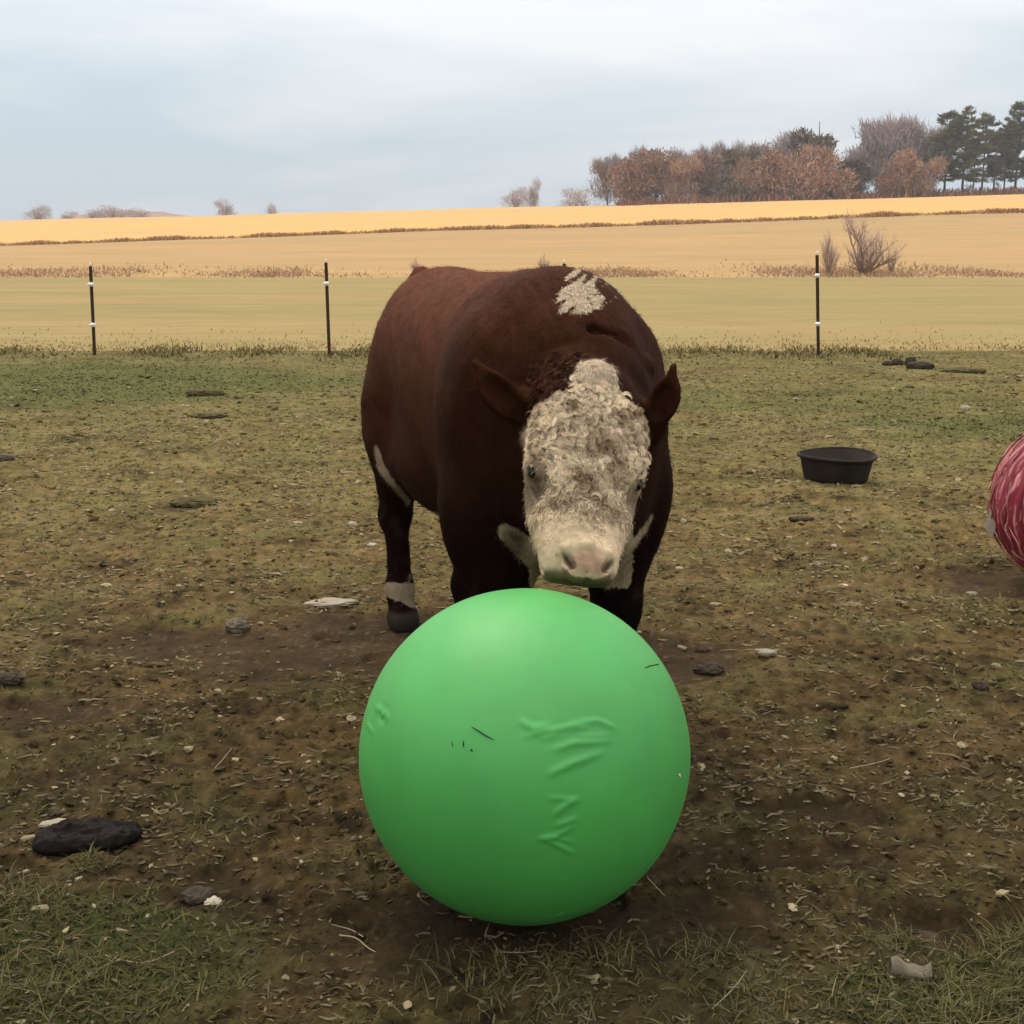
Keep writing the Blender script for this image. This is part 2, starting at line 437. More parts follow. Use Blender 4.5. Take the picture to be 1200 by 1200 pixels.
# ------------------------------------------------------------------ the bull: one continuous surface from a distance field
def surface_nets(f, org, h):
    ins = f < 0
    s = np.zeros(tuple(d - 1 for d in f.shape), np.uint8)
    corners = [(i, j, k) for i in (0, 1) for j in (0, 1) for k in (0, 1)]
    nx, ny, nz = s.shape
    for c in corners:
        s += ins[c[0]:c[0] + nx, c[1]:c[1] + ny, c[2]:c[2] + nz]
    idx = np.argwhere((s > 0) & (s < 8))
    vid = np.full(s.shape, -1, np.int32)
    vid[idx[:, 0], idx[:, 1], idx[:, 2]] = np.arange(len(idx))
    pos = np.zeros((len(idx), 3)); cnt = np.zeros(len(idx))
    for a in corners:
        for ax in range(3):
            if a[ax]: continue
            b = list(a); b[ax] = 1
            fa = f[idx[:, 0] + a[0], idx[:, 1] + a[1], idx[:, 2] + a[2]]
            fb = f[idx[:, 0] + b[0], idx[:, 1] + b[1], idx[:, 2] + b[2]]
            m = (fa < 0) != (fb < 0)
            t = np.where(m, fa / np.where(m, fa - fb, 1), 0)
            p = np.array(a, float)[None].repeat(len(idx), 0); p[:, ax] += t
            pos += p * m[:, None]; cnt += m
    V = (idx + pos / cnt[:, None]) * h + np.array(org)
    quads = []
    for ax in range(3):
        o1, o2 = [(1, 2), (2, 0), (0, 1)][ax]
        sl0 = [slice(1, -1)] * 3; sl1 = [slice(1, -1)] * 3
        sl0[ax] = slice(0, -1); sl1[ax] = slice(1, None)
        a = ins[tuple(sl0)]; b = ins[tuple(sl1)]
        e = np.argwhere(a != b)
        flip = a[e[:, 0], e[:, 1], e[:, 2]]
        off = np.array([1, 1, 1]); off[ax] = 0
        e = e + off
        def cell(d1, d2):
            c = e.copy(); c[:, o1] -= d1; c[:, o2] -= d2
            return vid[c[:, 0], c[:, 1], c[:, 2]]
        q = np.stack([cell(0, 0), cell(1, 0), cell(1, 1), cell(0, 1)], -1)
        q[~flip] = q[~flip][:, ::-1]
        quads.append(q)
    return V, np.vstack(quads)

R0 = np.array([-0.28, 5.10]); UX = np.array([0.3003, -0.9539]); VX = np.array([0.9539, 0.3003])
def B(s, t, z):
    p = R0 + UX * s + VX * t
    return np.array([p[0], p[1], z])
u3 = np.array([*UX, 0]); v3 = np.array([*VX, 0]); z3 = np.array([0, 0, 1.0])
# head frame: a down the face, b to the picture's right, c out of the forehead
HP = np.array([0.216, 3.37, 1.225]); HM = np.array([0.173, 3.050, 0.757])
HL = np.linalg.norm(HM - HP); ha = (HM - HP) / HL
hb = np.array([0.985, 0.17, 0.03]); hb -= ha * hb.dot(ha); hb /= np.linalg.norm(hb)
hc = np.cross(ha, hb)
if hc[1] > 0: hc = -hc
def H(a, b, c): return HP + ha * a + hb * b + hc * c

class Field:
    def __init__(s, lo, hi, h):
        s.lo = np.array(lo, float); s.h = h
        s.n = np.ceil((np.array(hi) - lo) / h).astype(int) + 1
        s.f = np.full(s.n, 1.0, np.float32)
    def block(s, lo, hi):
        a = np.clip(np.floor((lo - s.lo) / s.h).astype(int), 0, s.n); b = np.clip(np.ceil((hi - s.lo) / s.h).astype(int) + 1, 0, s.n)
        ax = [(s.lo[i] + np.arange(a[i], b[i]) * s.h).astype(np.float32) for i in range(3)]
        return tuple(slice(a[i], b[i]) for i in range(3)), ax
    def merge(s, sl, d, k, op):
        f = s.f[sl]
        if op == 'u':
            hh = np.maximum(k - np.abs(f - d), 0) / k
            s.f[sl] = np.minimum(f, d) - hh * hh * k * 0.25
        else:
            hh = np.maximum(k - np.abs(f + d), 0) / k
            s.f[sl] = np.maximum(f, -d) + hh * hh * k * 0.25
    def ell(s, c, ax, r, k=0.05, p=2.0, op='u'):
        r = np.array(r, float); mr = max(r) + k + 0.03
        ext = np.sqrt(sum((np.array(ax[i]) * r[i]) ** 2 for i in range(3))) * (1.25 if p > 2 else 1.0) + k + 0.03
        sl, g = s.block(c - ext, c + ext)
        q = [(g[0] - c[0])[:, None, None] * ax[i][0] + (g[1] - c[1])[None, :, None] * ax[i][1] + (g[2] - c[2])[None, None, :] * ax[i][2] for i in range(3)]
        if p == 2.0:
            k0 = np.sqrt(sum((q[i] / r[i]) ** 2 for i in range(3))); k1 = np.sqrt(sum((q[i] / r[i] ** 2) ** 2 for i in range(3))) + 1e-9
            d = k0 * (k0 - 1) / k1
        else:
            k0 = sum(np.abs(q[i] / r[i]) ** p for i in range(3)) ** (1 / p)
            k1 = np.sqrt(sum((q[i] / r[i] ** 2) ** 2 for i in range(3))) + 1e-9
            d = (k0 - 1) * np.sqrt(sum((q[i] / r[i]) ** 2 for i in range(3))) / k1
        s.merge(sl, d.astype(np.float32), k, op)
    def rc(s, p0, p1, r0, r1, k=0.05, op='u'):
        p0 = np.array(p0, float); p1 = np.array(p1, float); m = max(r0, r1) + k + 0.03
        sl, g = s.block(np.minimum(p0, p1) - m, np.maximum(p0, p1) + m)
        d = p1 - p0; L2 = d.dot(d)
        x = (g[0] - p0[0])[:, None, None]; y = (g[1] - p0[1])[None, :, None]; z = (g[2] - p0[2])[None, None, :]
        t = np.clip((x * d[0] + y * d[1] + z * d[2]) / L2, 0, 1)
        dist = np.sqrt((x - t * d[0]) ** 2 + (y - t * d[1]) ** 2 + (z - t * d[2]) ** 2) - (r0 + (r1 - r0) * t)
        s.merge(sl, dist.astype(np.float32), k, op)

def frame(d, up):
    d = np.array(d, float); d /= np.linalg.norm(d)
    s = np.cross(up, d); s /= np.linalg.norm(s)
    return (d, s, np.cross(d, s))

def build_bull():
    F = Field((-0.80, 2.88, -0.02), (0.70, 5.62, 1.62), 0.0060)
    BA = (u3, v3, z3)
    # trunk
    F.ell(B(-0.02, 0.03, 1.12), BA, (0.30, 0.25, 0.31), 0.1)
    F.ell(B(0.12, 0.03, 1.095), BA, (0.40, 0.280, 0.325), 0.1, 2.3)
    F.ell(B(0.72, 0.025, 1.03), BA, (0.78, 0.324, 0.415), 0.12, 2.4)
    F.ell(B(1.28, -0.01, 1.02), BA, (0.44, 0.285, 0.425), 0.12, 2.3)
    F.ell(B(1.30, -0.01, 1.25), BA, (0.36, 0.19, 0.20), 0.1)
    F.rc(B(-0.25, -0.02, 1.36), B(-0.30, -0.02, 1.30), 0.05, 0.04, 0.06)
    F.rc(B(-0.31, -0.02, 1.28), B(-0.34, -0.12, 0.72), 0.028, 0.018, 0.03)
    F.rc(B(-0.34, -0.12, 0.72), B(-0.30, -0.17, 0.45), 0.03, 0.015, 0.03)
    for t in (-1, 1):   # hip points, shoulder masses
        F.ell(B(1.36, t * 0.20 - 0.015, 0.98), BA, (0.24, 0.135, 0.36), 0.09)
        F.ell(B(1.40, t * 0.19, 0.78), frame((0.2, 0, 1), v3), (0.22, 0.12, 0.16), 0.08)
        F.ell(B(0.03, t * 0.165, 0.93), BA, (0.24, 0.14, 0.30), 0.08)
    # neck, crest, brisket and dewlap
    F.rc(B(1.45, -0.01, 1.09), np.array([0.205, 3.56, 1.05]), 0.295, 0.205, 0.10)
    F.rc(B(1.40, 0.0, 1.29), np.array([0.20, 3.52, 1.19]), 0.175, 0.115, 0.08)
    F.ell(B(1.60, 0.0, 0.83), BA, (0.21, 0.18, 0.19), 0.10)
    F.rc(np.array([0.20, 3.50, 0.92]), B(1.72, 0.0, 0.80), 0.09, 0.085, 0.08)
    F.rc(B(1.74, 0.02, 0.76), B(1.60, 0.0, 0.66), 0.055, 0.05, 0.07)
    # hollow of the flank, crease behind the shoulder, furrow in front of it
    for t in (-1, 1):
        F.ell(B(0.36, t * 0.385, 1.20), BA, (0.16, 0.05, 0.12), 0.09, 2, 's')
        F.rc(B(1.06, t * 0.385, 1.22), B(1.12, t * 0.37, 0.72), 0.028, 0.020, 0.07, 's')
        F.rc(B(1.58, t * 0.345, 1.20), B(1.60, t * 0.335, 0.85), 0.020, 0.020, 0.06, 's')
        F.rc(B(-0.02, t * 0.335, 1.22), B(0.02, t * 0.36, 0.92), 0.022, 0.015, 0.06, 's')
        for q in range(4):
            F.rc(B(0.55 + 0.13 * q, t * 0.362, 1.22), B(0.58 + 0.13 * q, t * 0.365, 0.86), 0.006, 0.005, 0.045, 's')
    F.rc(B(-0.20, -0.03, 1.405), B(-0.27, -0.03, 1.36), 0.035, 0.03, 0.05)
    # neck folds
    for q in range(3):
        F.rc(np.array([0.02 + .03 * q, 3.56 + .055 * q, 1.21 - .02 * q]), np.array([0.37 - .01 * q, 3.60 + .055 * q, 1.21]), 0.024, 0.024, 0.035)
    # legs
    for t, ds in ((-1, 0.02), (1, -0.03)):
        s0 = 1.42 + ds; T = t * 0.195
        F.rc(B(s0 - 0.02, T, 0.80), B(s0, T, 0.48), 0.135, 0.082, 0.08)
        F.ell(B(s0 + 0.015, T, 0.43), BA, (0.072, 0.068, 0.075), 0.04)
        F.rc(B(s0 + 0.01, T, 0.42), B(s0, T, 0.17), 0.060, 0.050, 0.04)
        F.ell(B(s0, T, 0.14), BA, (0.068, 0.062, 0.055), 0.035)
        F.rc(B(s0 + 0.01, T, 0.12), B(s0 + 0.045, T, 0.065), 0.055, 0.06, 0.03)
        F.ell(B(s0 + 0.05, T, 0.03), BA, (0.088, 0.070, 0.052), 0.02, 2.6)
        F.rc(B(s0 + 0.09, T, -0.01), B(s0 + 0.16, T, 0.07), 0.006, 0.006, 0.02, 's')
    for t, ds in ((-1, -0.0), (1, 0.03)):
        s0 = 0.0 + ds; T = t * 0.185; TF = T if t < 0 else 0.085
        F.rc(B(0.05, T * 0.92, 0.90), B(0.16, T * 1.08, 0.68), 0.148, 0.09, 0.09)
        F.rc(B(0.05, T, 0.78), B(s0 - 0.06, TF, 0.47), 0.13, 0.062, 0.07)
        F.ell(B(s0 - 0.07, TF, 0.45), frame((0.35, 0, 1), v3), (0.075, 0.045, 0.065), 0.04)
        F.rc(B(s0 - 0.05, TF, 0.43), B(s0 - 0.02, TF, 0.18), 0.050, 0.047, 0.04)
        F.ell(B(s0 - 0.01, TF, 0.15), BA, (0.064, 0.058, 0.055), 0.035)
        F.rc(B(s0, TF, 0.13), B(s0 + 0.035, TF, 0.06), 0.052, 0.056, 0.03)
        F.ell(B(s0 + 0.04, TF, 0.03), BA, (0.082, 0.062, 0.050), 0.02, 2.6)
        F.rc(B(0.30, T * 1.25, 0.72), B(0.16, T * 1.15, 0.80), 0.02, 0.05, 0.1)      # flank fold
    F.ell(B(0.55, -0.02, 0.76), BA, (0.42, 0.27, 0.20), 0.12)
    F.ell(B(0.62, 0.0, 0.58), BA, (0.12, 0.04, 0.05), 0.08)
    # head
    HA = (ha, hb, hc)
    F.ell(H(0.12, 0, -0.115), HA, (0.17, 0.140, 0.125), 0.05, 2.4)
    F.ell(H(0.16, 0, -0.04), HA, (0.17, 0.150, 0.055), 0.05, 2.3)      # broad forehead
    F.ell(H(0.005, 0.008, -0.035), HA, (0.055, 0.048, 0.06), 0.03)      # poll
    F.ell(H(0.30, 0.0, -0.105), HA, (0.19, 0.146, 0.085), 0.05, 2.4)   # cheeks and broad nose bridge
    F.rc(H(0.32, 0, -0.095), H(0.475, 0, -0.080), 0.100, 0.080, 0.05)
    F.rc(H(0.24, 0, -0.20), H(0.47, 0, -0.135), 0.090, 0.055, 0.06)   # jaw
    for t in (-1, 1):
        F.ell(H(0.265, t * 0.118, -0.050), HA, (0.060, 0.034, 0.045), 0.035)   # brow over the eye
        F.ell(H(0.26, t * 0.070, -0.16), HA, (0.12, 0.05, 0.08), 0.05)        # cheek muscle
        F.ell(H(0.518, t * 0.052, -0.068), HA, (0.046, 0.042, 0.048), 0.018, 3.0)   # upper lip
        F.ell(H(0.300, t * 0.150, -0.040), HA, (0.026, 0.024, 0.020), 0.014, 2, 's')  # eye socket
        F.rc(H(0.335, t * 0.148, -0.050), H(0.385, t * 0.128, -0.035), 0.014, 0.006, 0.03, 's')  # hollow under the eye
    F.ell(H(0.42, 0, -0.085), HA, (0.10, 0.108, 0.068), 0.04, 2.4)
    F.ell(H(0.490, 0, -0.058), HA, (0.066, 0.088, 0.056), 0.035, 2.6)
    F.ell(H(0.538, 0.012, -0.022), HA, (0.040, 0.064, 0.036), 0.010, 2.8)       # nose pad
    F.rc(H(0.500, -0.044, 0.000), H(0.486, 0.012, 0.006), 0.009, 0.010, 0.014)
    F.rc(H(0.486, 0.012, 0.006), H(0.500, 0.068, 0.000), 0.010, 0.009, 0.014)
    F.ell(H(0.520, 0, -0.095), HA, (0.036, 0.066, 0.036), 0.012, 3.0)                 # chin
    for t in (-1, 1):
        F.rc(H(0.514, 0.014 + t * 0.062, 0.004), H(0.532, 0.014 + t * 0.052, 0.004), 0.0065, 0.0105, 0.004, 's')
        F.rc(H(0.532, 0.014 + t * 0.052, 0.002), H(0.550, 0.014 + t * 0.036, -0.002), 0.0125, 0.0100, 0.004, 's')
        F.rc(H(0.520, 0.014 + t * 0.076, -0.012), H(0.556, 0.014 + t * 0.066, -0.020), 0.004, 0.004, 0.006, 's')
    F.rc(H(0.509, -0.030, 0.017), H(0.503, 0.012, 0.020), 0.0045, 0.006, 0.006, 's')
    F.rc(H(0.503, 0.012, 0.020), H(0.509, 0.054, 0.017), 0.006, 0.0045, 0.006, 's')
    F.rc(H(0.555, 0.012, 0.012), H(0.580, 0.012, -0.03), 0.004, 0.003, 0.008, 's')
    F.rc(H(0.540, -0.10, -0.068), H(0.566, 0.0, -0.062), 0.006, 0.006, 0.010, 's')   # mouth line
    F.rc(H(0.566, 0.0, -0.062), H(0.540, 0.10, -0.068), 0.006, 0.006, 0.010, 's')
    # creases across the neck above the poll
    for q, rr_ in ((0.0, 0.010), (0.075, 0.009)):
        F.rc(np.array([0.08, 3.455 + q, 1.285]), np.array([0.22, 3.435 + q, 1.315]), rr_ * 0.6, rr_, 0.03, 's')
        F.rc(np.array([0.22, 3.435 + q, 1.315]), np.array([0.35, 3.47 + q, 1.28]), rr_, rr_ * 0.6, 0.03, 's')
    # ears: a curved shell on a short stalk, opening to the front
    for t, base, tip in ((-1, at(612, 478, 3.44), at(556, 424, 3.36)), (1, at(770, 482, 3.40), at(790, 429, 3.36))):
        dv = tip - base; ln = np.linalg.norm(dv); dv = dv / ln
        mid = base + dv * ln * 0.50 + np.array([0, 0, -0.022])
        fr = np.array([-0.25 * t, -0.95, 0.1]); fr -= dv * fr.dot(dv); fr /= np.linalg.norm(fr)
        sd_ = np.cross(dv, fr)
        F.rc(base - dv * 0.06 + np.array([0, 0.02, 0]), base + dv * 0.02, 0.045, 0.032, 0.04)
        wdt = 0.048 if t < 0 else 0.042
        F.ell(mid - dv * ln * 0.06, (dv, sd_, fr), (ln * 0.50, wdt, 0.028), 0.012)
        F.rc(mid + dv * ln * 0.12, tip, 0.034 if t < 0 else 0.026, 0.008, 0.012)
        F.ell(mid + fr * 0.030 - dv * 0.002, (dv, sd_, fr), (ln * 0.46, wdt * 0.72, 0.038), 0.008, 2, 's')
        F.rc(mid + fr * 0.034 + dv * ln * 0.1, tip + fr * 0.016, 0.030, 0.004, 0.008, 's')
    V, Q = surface_nets(F.f, F.lo, F.h)
    # coat colours, with sheen on the back and shade low down painted in
    P = V - HP
    a = P @ ha; b = P @ hb; c = P @ hc
    sx = (V[:, 0] - R0[0]) * UX[0] + (V[:, 1] - R0[1]) * UX[1]
    tx = (V[:, 0] - R0[0]) * VX[0] + (V[:, 1] - R0[1]) * VX[1]
    n1 = fbm(V[:, 0] * 9 + V[:, 1] * 4, V[:, 2] * 9 - V[:, 1] * 5, 5, 3)
    n2 = fbm(V[:, 0] * 40 + V[:, 1] * 19, V[:, 2] * 30 - V[:, 1] * 23, 6, 3)
    brown = np.array([0.040, 0.0145, 0.0072]) * (1 + 0.18 * n1 + 0.10 * n2)[:, None]
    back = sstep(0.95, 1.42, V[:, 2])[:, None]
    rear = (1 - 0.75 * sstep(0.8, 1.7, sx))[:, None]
    brown = brown * (1 + 1.3 * back * rear) * np.array([1.12, 1.0, 0.9])  # warm sheen along the back painted into the coat colour
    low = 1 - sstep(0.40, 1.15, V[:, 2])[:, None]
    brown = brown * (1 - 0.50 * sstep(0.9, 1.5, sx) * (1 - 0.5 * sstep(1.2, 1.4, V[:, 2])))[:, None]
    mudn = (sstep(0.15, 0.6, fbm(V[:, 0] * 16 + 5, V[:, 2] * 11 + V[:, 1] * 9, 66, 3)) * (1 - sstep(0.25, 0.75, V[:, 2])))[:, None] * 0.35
    brown = brown * (1 - 0.80 * low)  # shade of the lower body and legs painted into the coat
    brown = brown * (1 - mudn) + np.array([0.060, 0.040, 0.022]) * mudn
    cream = np.array([0.60, 0.435, 0.265]) * (1 + 0.12 * n1 + 0.10 * n2)[:, None]
    wr = 1.0 - sstep(-0.015, 0.03, (np.abs(b) + 0.02 * n2) - (0.045 + 0.115 * sstep(0.035, 0.15, a)))
    face = sstep(-0.045, -0.015, a + 0.012 * n1) * wr * sstep(-0.20, -0.15, c + .01 * n1) * (c > -0.22) * (a < 0.6)
    face = np.maximum(face, sstep(0.17, 0.21, a + 0.02 * n1) * (a < 0.66) * sstep(-0.20, -0.16, c + 0.01 * n1 - 0.25 * np.clip(a - 0.3, 0, 1)) * (np.abs(b) < 0.22))
    fw = V - np.array([0, 0, CAMH])
    zc = fw[:, 1] * CP - fw[:, 2] * SP
    QX = 600 + FPX * fw[:, 0] / zc; QY = 600 - FPX * (fw[:, 1] * SP + fw[:, 2] * CP) / zc
    qx = QX + 3.5 * n2 + 3 * n1; qy = QY + 3.5 * n2
    crest = (1 - sstep(0.85, 1.0, np.sqrt(((qx - 679) / 25) ** 2 + ((qy - 349) / 25) ** 2) + 0.85 * gn((-.8 * QX + .6 * QY) / 26, (.6 * QX + .8 * QY) / 6.5, 61) + 0.25 * n2)) * (V[:, 2] > 1.25) * (sx > 1.1)
    crest = crest * (qx + 0.4 * (qy - 350) > 652) * (1 - sstep(364, 370, QY))
    def band(pts, w):
        best = np.full(len(V), 1e3)
        for (p, q, w0, w1) in [(np.array(pts[i]), np.array(pts[i + 1]), w[i], w[i + 1]) for i in range(len(pts) - 1)]:
            d = q - p; tt = np.clip(((QX - p[0]) * d[0] + (QY - p[1]) * d[1]) / (d @ d), 0, 1)
            ds = np.hypot(QX - p[0] - tt * d[0], QY - p[1] - tt * d[1]) + 1.2 * n2
            best = np.minimum(best, ds - (w0 + (w1 - w0) * tt))
        return 1 - sstep(-1.0, 1.5, best)
    under = band([(441, 524), (447, 548), (461, 568), (480, 590), (500, 604), (532, 610)], (2, 5, 3, 3, 6, 4)) * (tx < 0.25) * (sx > 0.02) * (sx < 1.2)
    under = np.maximum(under, (1 - sstep(0.60, 0.615, V[:, 2] + 0.01 * n1)) * (V[:, 2] > 0.55) * (sx < 1.0) * (sx > 0.4))
    brisket = np.maximum(band([(592, 624), (612, 640), (640, 668)], (9, 13, 12)), band([(764, 604), (755, 622), (738, 642)], (1.5, 3.5, 4)))
    brisket = np.maximum(brisket, (np.abs(qx - 680) < 60) * (qy > 620) * (qy < 690) * 1.0) * (V[:, 2] > 0.45) * (V[:, 1] < 3.75) * (c < -0.17)
    sock = sstep(0.35, 0.6, band([(457, 691), (470, 694), (484, 698)], (9, 10, 14)) + 0.5 * n1 + 0.25 * n2 * (QY > 680)) * (np.abs(QY - 695) < 22) * (sx < 0.5) * (tx < -0.05) + (1 - sstep(0.24, 0.28, V[:, 2] + 0.03 * n1)) * (sx > 1.2)
    sock = sock * (V[:, 2] > 0.02)
    W = np.clip(np.maximum.reduce([face, crest * 0.7, brisket * 0.5, under * 0.42, sock * 0.38]), 0, 1)[:, None]
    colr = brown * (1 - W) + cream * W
    hoof = (1 - sstep(0.065, 0.085, V[:, 2] + 0.008 * n1))[:, None]
    colr = colr * (1 - hoof) + np.array([0.030, 0.022, 0.016]) * hoof
    dirty = (np.clip(0.1 + 0.9 * fbm(b * 22 + 2, a * 13, 88, 3), 0, 1) * (a > -0.02) * (c > -0.3) * (V[:, 1] < 3.62) * W[:, 0])[:, None] * 0.55
    colr = colr * (1 - dirty) + np.array([0.40, 0.27, 0.16]) * dirty
    for eb, et in ((at(612, 478, 3.44), at(556, 424, 3.36)), (at(770, 482, 3.40), at(790, 429, 3.36))):
        dv = et - eb; tt = np.clip((V - eb) @ dv / (dv @ dv), 0, 1)
        em = (1 - sstep(0.045, 0.065, np.linalg.norm(V - eb - tt[:, None] * dv, axis=1)))[:, None] * (tt > 0.12)[:, None]
        colr = colr * (1 + 0.45 * em)
    # nose pad pink, stains round the eyes, dirty forehead centre
    pad = (np.exp(-(((a - 0.538) / 0.037) ** 2 + ((b - 0.012) / 0.066) ** 2) ** 2) * (c > -0.09))[:, None]
    colr = colr * (1 - 0.85 * pad) + np.array([0.25, 0.140, 0.085]) * 0.85 * pad * np.clip(1 + 0.35 * n2 + .2 * n1, .4, 1.5)[:, None]
    for t in (-1, 1):
        no = np.exp(-(((a - 0.533) / 0.022) ** 2 + ((b - 0.014 - t * (0.050 - (a - 0.533) * 0.7)) / 0.011) ** 2) ** 2)[:, None] * 0.9
        colr = colr * (1 - no) + np.array([0.025, 0.012, 0.009]) * no
    under_curls = ((a > 0.07) * (1 - sstep(0.30, 0.40, a)) * W[:, 0] * (c > -0.1) * (np.abs(b) < 0.15))[:, None] * 0.6
    colr = colr * (1 - under_curls) + np.array([0.30, 0.20, 0.12]) * under_curls
    mid = (np.exp(-(((a - 0.24) / 0.10) ** 2 + (b / 0.05) ** 2)) * W[:, 0] * np.clip(0.5 + n1, 0, 1))[:, None] * 0.45 * (a < .4)[:, None]
    colr = colr * (1 - mid) + np.array([0.30, 0.21, 0.13]) * mid
    for t in (-1, 1):
        st = np.exp(-(((a - 0.325) / 0.062) ** 2 + ((b - t * 0.132) / 0.036) ** 2) ** 2.5) * np.clip(0.85 + 0.5 * n2, 0, 1)
        st = np.clip(st * (1 if t < 0 else 0.7), 0, 1)[:, None] * 0.9
        st = st * (W > 0.3)
        colr = colr * (1 - st) + np.array([0.042, 0.026, 0.015]) * st
    lip = (sstep(0.543, 0.560, a + 0.004 * n2) * (c < 0.0) * (c > -.2))[:, None] * 0.8
    colr = colr * (1 - lip) + np.array([0.075, 0.040, 0.026]) * lip
    org = B(0.7, 0, 0.0); 
    t = thing('bull', tuple(org), 'stocky brown bull with a curly white face lowering its head over the green ball', 'bull')
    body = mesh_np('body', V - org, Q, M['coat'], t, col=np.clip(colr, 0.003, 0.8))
    me = body.data
    nv = len(me.vertices)
    Nn = np.zeros(nv * 3, np.float32); me.vertices.foreach_get('normal', Nn); Nn = Nn.reshape(-1, 3)
    # smooth the stepping of the grid away (two light rounds of averaging)
    ed = np.zeros(len(me.edges) * 2, np.int32); me.edges.foreach_get('vertices', ed); ed = ed.reshape(-1, 2)
    Vs = V.copy()
    for it in range(3):
        acc = np.stack([np.bincount(ed[:, 0], Vs[ed[:, 1], i], nv) + np.bincount(ed[:, 1], Vs[ed[:, 0], i], nv) for i in range(3)], -1)
        cn = (np.bincount(ed[:, 0], minlength=nv) + np.bincount(ed[:, 1], minlength=nv))[:, None]
        Vs = Vs * 0.5 + 0.5 * acc / cn
    # fine relief: coat ripples, wrinkles on the muzzle
    bro = (1 - W[:, 0])
    fhm = (a > -0.01) * (1 - sstep(0.26, 0.38, a)) * W[:, 0] * (c > -0.1) * (np.abs(b) < 0.17)
    for s_ in (-1, 1): fhm = fhm * sstep(0.025, 0.05, np.hypot(a - 0.300, b - s_ * 0.134))
    rel = 0.0022 * n1 * bro + 0.0010 * n2 + 0.0018 * gn(a * 110, b * 110, 14) * (a > 0.38) * W[:, 0]
    rel = rel + 0.006 * np.abs(gn(b * 42 + 3, a * 36, 31)) * fhm + 0.0022 * gn(a * 60, b * 25, 12) * (a > 0.37) * (a < 0.46) * W[:, 0]
    rel = rel + 0.004 * gn(sx * 10 + 3, V[:, 2] * 2.4, 15) * bro * sstep(1.2, 1.6, sx) * (a < -0.02)
    Vs = Vs + Nn * rel[:, None]
    me.vertices.foreach_set('co', (Vs - org).astype(np.float32).ravel()); me.update()
    me.vertices.foreach_get('normal', n_ := np.zeros(nv * 3, np.float32)); Nn = n_.reshape(-1, 3)
    # eyes
    for s in (-1, 1):
        m = MB(); rr = 0.0155
        th = np.linspace(0, math.pi, 14)
        m.lathe(np.stack([np.sin(th) * rr, np.cos(th) * rr], -1), 24)
        e = m.build('eye', M['eye'], t)
        e.location = Vector(H(0.292, s * 0.134, -0.038) - org)
        lid = MB()
        aa = np.linspace(-0.2, math.pi + 0.2, 14)
        c0 = H(0.292, s * 0.136, -0.036)
        pts = [c0 + ha * (-0.017 * math.sin(q)) + hb * s * (0.004 + 0.006 * math.sin(q)) + (hb * s * -0.6 + hc * 0.8) * 0.020 * math.cos(q) + hc * 0.008 for q in aa]
        lid.tube(np.array(pts) - org, 0.0045 * np.sin(np.linspace(0.25, math.pi - 0.25, 14)) + 0.001, 6, col=np.array([0.30, 0.2, 0.13]))
        lid.build('eyelid', M['hair'], t)
    # curls on the forehead
    rg = np.random.default_rng(5)
    def curls(sel, n, size, thick, cols, lay, name, turns=(0.7, 1.4), seg=8, strands=1):
        ids = rg.choice(np.nonzero(sel)[0], n)
        P0 = Vs[ids] - org + rg.normal(0, 0.003, (n, 3)); N0 = Nn[ids]
        T0 = rg.normal(0, 1, (n, 3)) + lay
        T0 -= N0 * (T0 * N0).sum(1)[:, None]; T0 /= np.linalg.norm(T0, axis=1)[:, None]
        k_ = np.tile(np.arange(strands), n); ids = np.repeat(ids, strands); n_locks = n; n = n * strands
        P0, N0, T0 = (np.repeat(q, strands, 0) for q in (P0, N0, T0))
        T0 = T0 + rg.normal(0, 0.20, (n, 3)) * (strands > 1); T0 -= N0 * (T0 * N0).sum(1)[:, None]; T0 /= np.linalg.norm(T0, axis=1)[:, None]
        B0 = np.cross(N0, T0)
        if strands > 1: P0 = P0 + B0 * rg.normal(0, 0.0026, (n, 1)) + T0 * rg.normal(0, 0.0024, (n, 1)) + N0 * rg.uniform(0, 0.003, (n, 1))
        s = np.linspace(0, 1, seg)
        tr = np.repeat(rg.uniform(*turns, n_locks) * np.pi * 2 * rg.choice([-1, 1], n_locks), strands)
        sz = np.repeat(size * rg.uniform(0.6, 1.5, n_locks), strands)
        th = tr[:, None] * s[None]
        rad = sz[:, None] * (1 - 0.45 * s[None])
        lift = sz[:, None] * (0.10 + 0.45 * np.sin(s * 2.2)[None] * np.repeat(rg.uniform(0.5, 1.0, n_locks), strands)[:, None])
        pts = P0[:, None] + N0[:, None] * lift[..., None] + (T0[:, None] * (np.sin(th) * rad)[..., None] + B0[:, None] * ((1 - np.cos(th)) * rad)[..., None])
        pts += T0[:, None] * (s[None, :, None] * sz[:, None, None] * 1.2)
        tg = np.gradient(pts, axis=1); tg /= np.linalg.norm(tg, axis=2)[..., None] + 1e-9
        A = np.cross(tg, N0[:, None] + 0.01); A /= np.linalg.norm(A, axis=2)[..., None] + 1e-9
        Bn = np.cross(tg, A)
        r = thick * rg.uniform(0.7, 1.3, n)[:, None] * np.maximum(1 - s ** 3, 0.15)[None]
        K = 2
        an = np.arange(K) * 2 * np.pi / K
        ring = pts[:, :, None] + (A[:, :, None] * np.cos(an)[None, None, :, None] + Bn[:, :, None] * np.sin(an)[None, None, :, None]) * r[:, :, None, None]
        VV = ring.reshape(-1, 3)
        base = (np.arange(n) * seg * K)[:, None, None]; i = (np.arange(seg - 1) * K)[None, :, None]; j = np.arange(K)[None, None]
        QQ = np.stack([base + i, base + i + 1, base + i + K + 1, base + i + K], -1).reshape(-1, 4)
        c0_ = np.repeat(cols(n_locks, ids[::strands]), strands, 0)
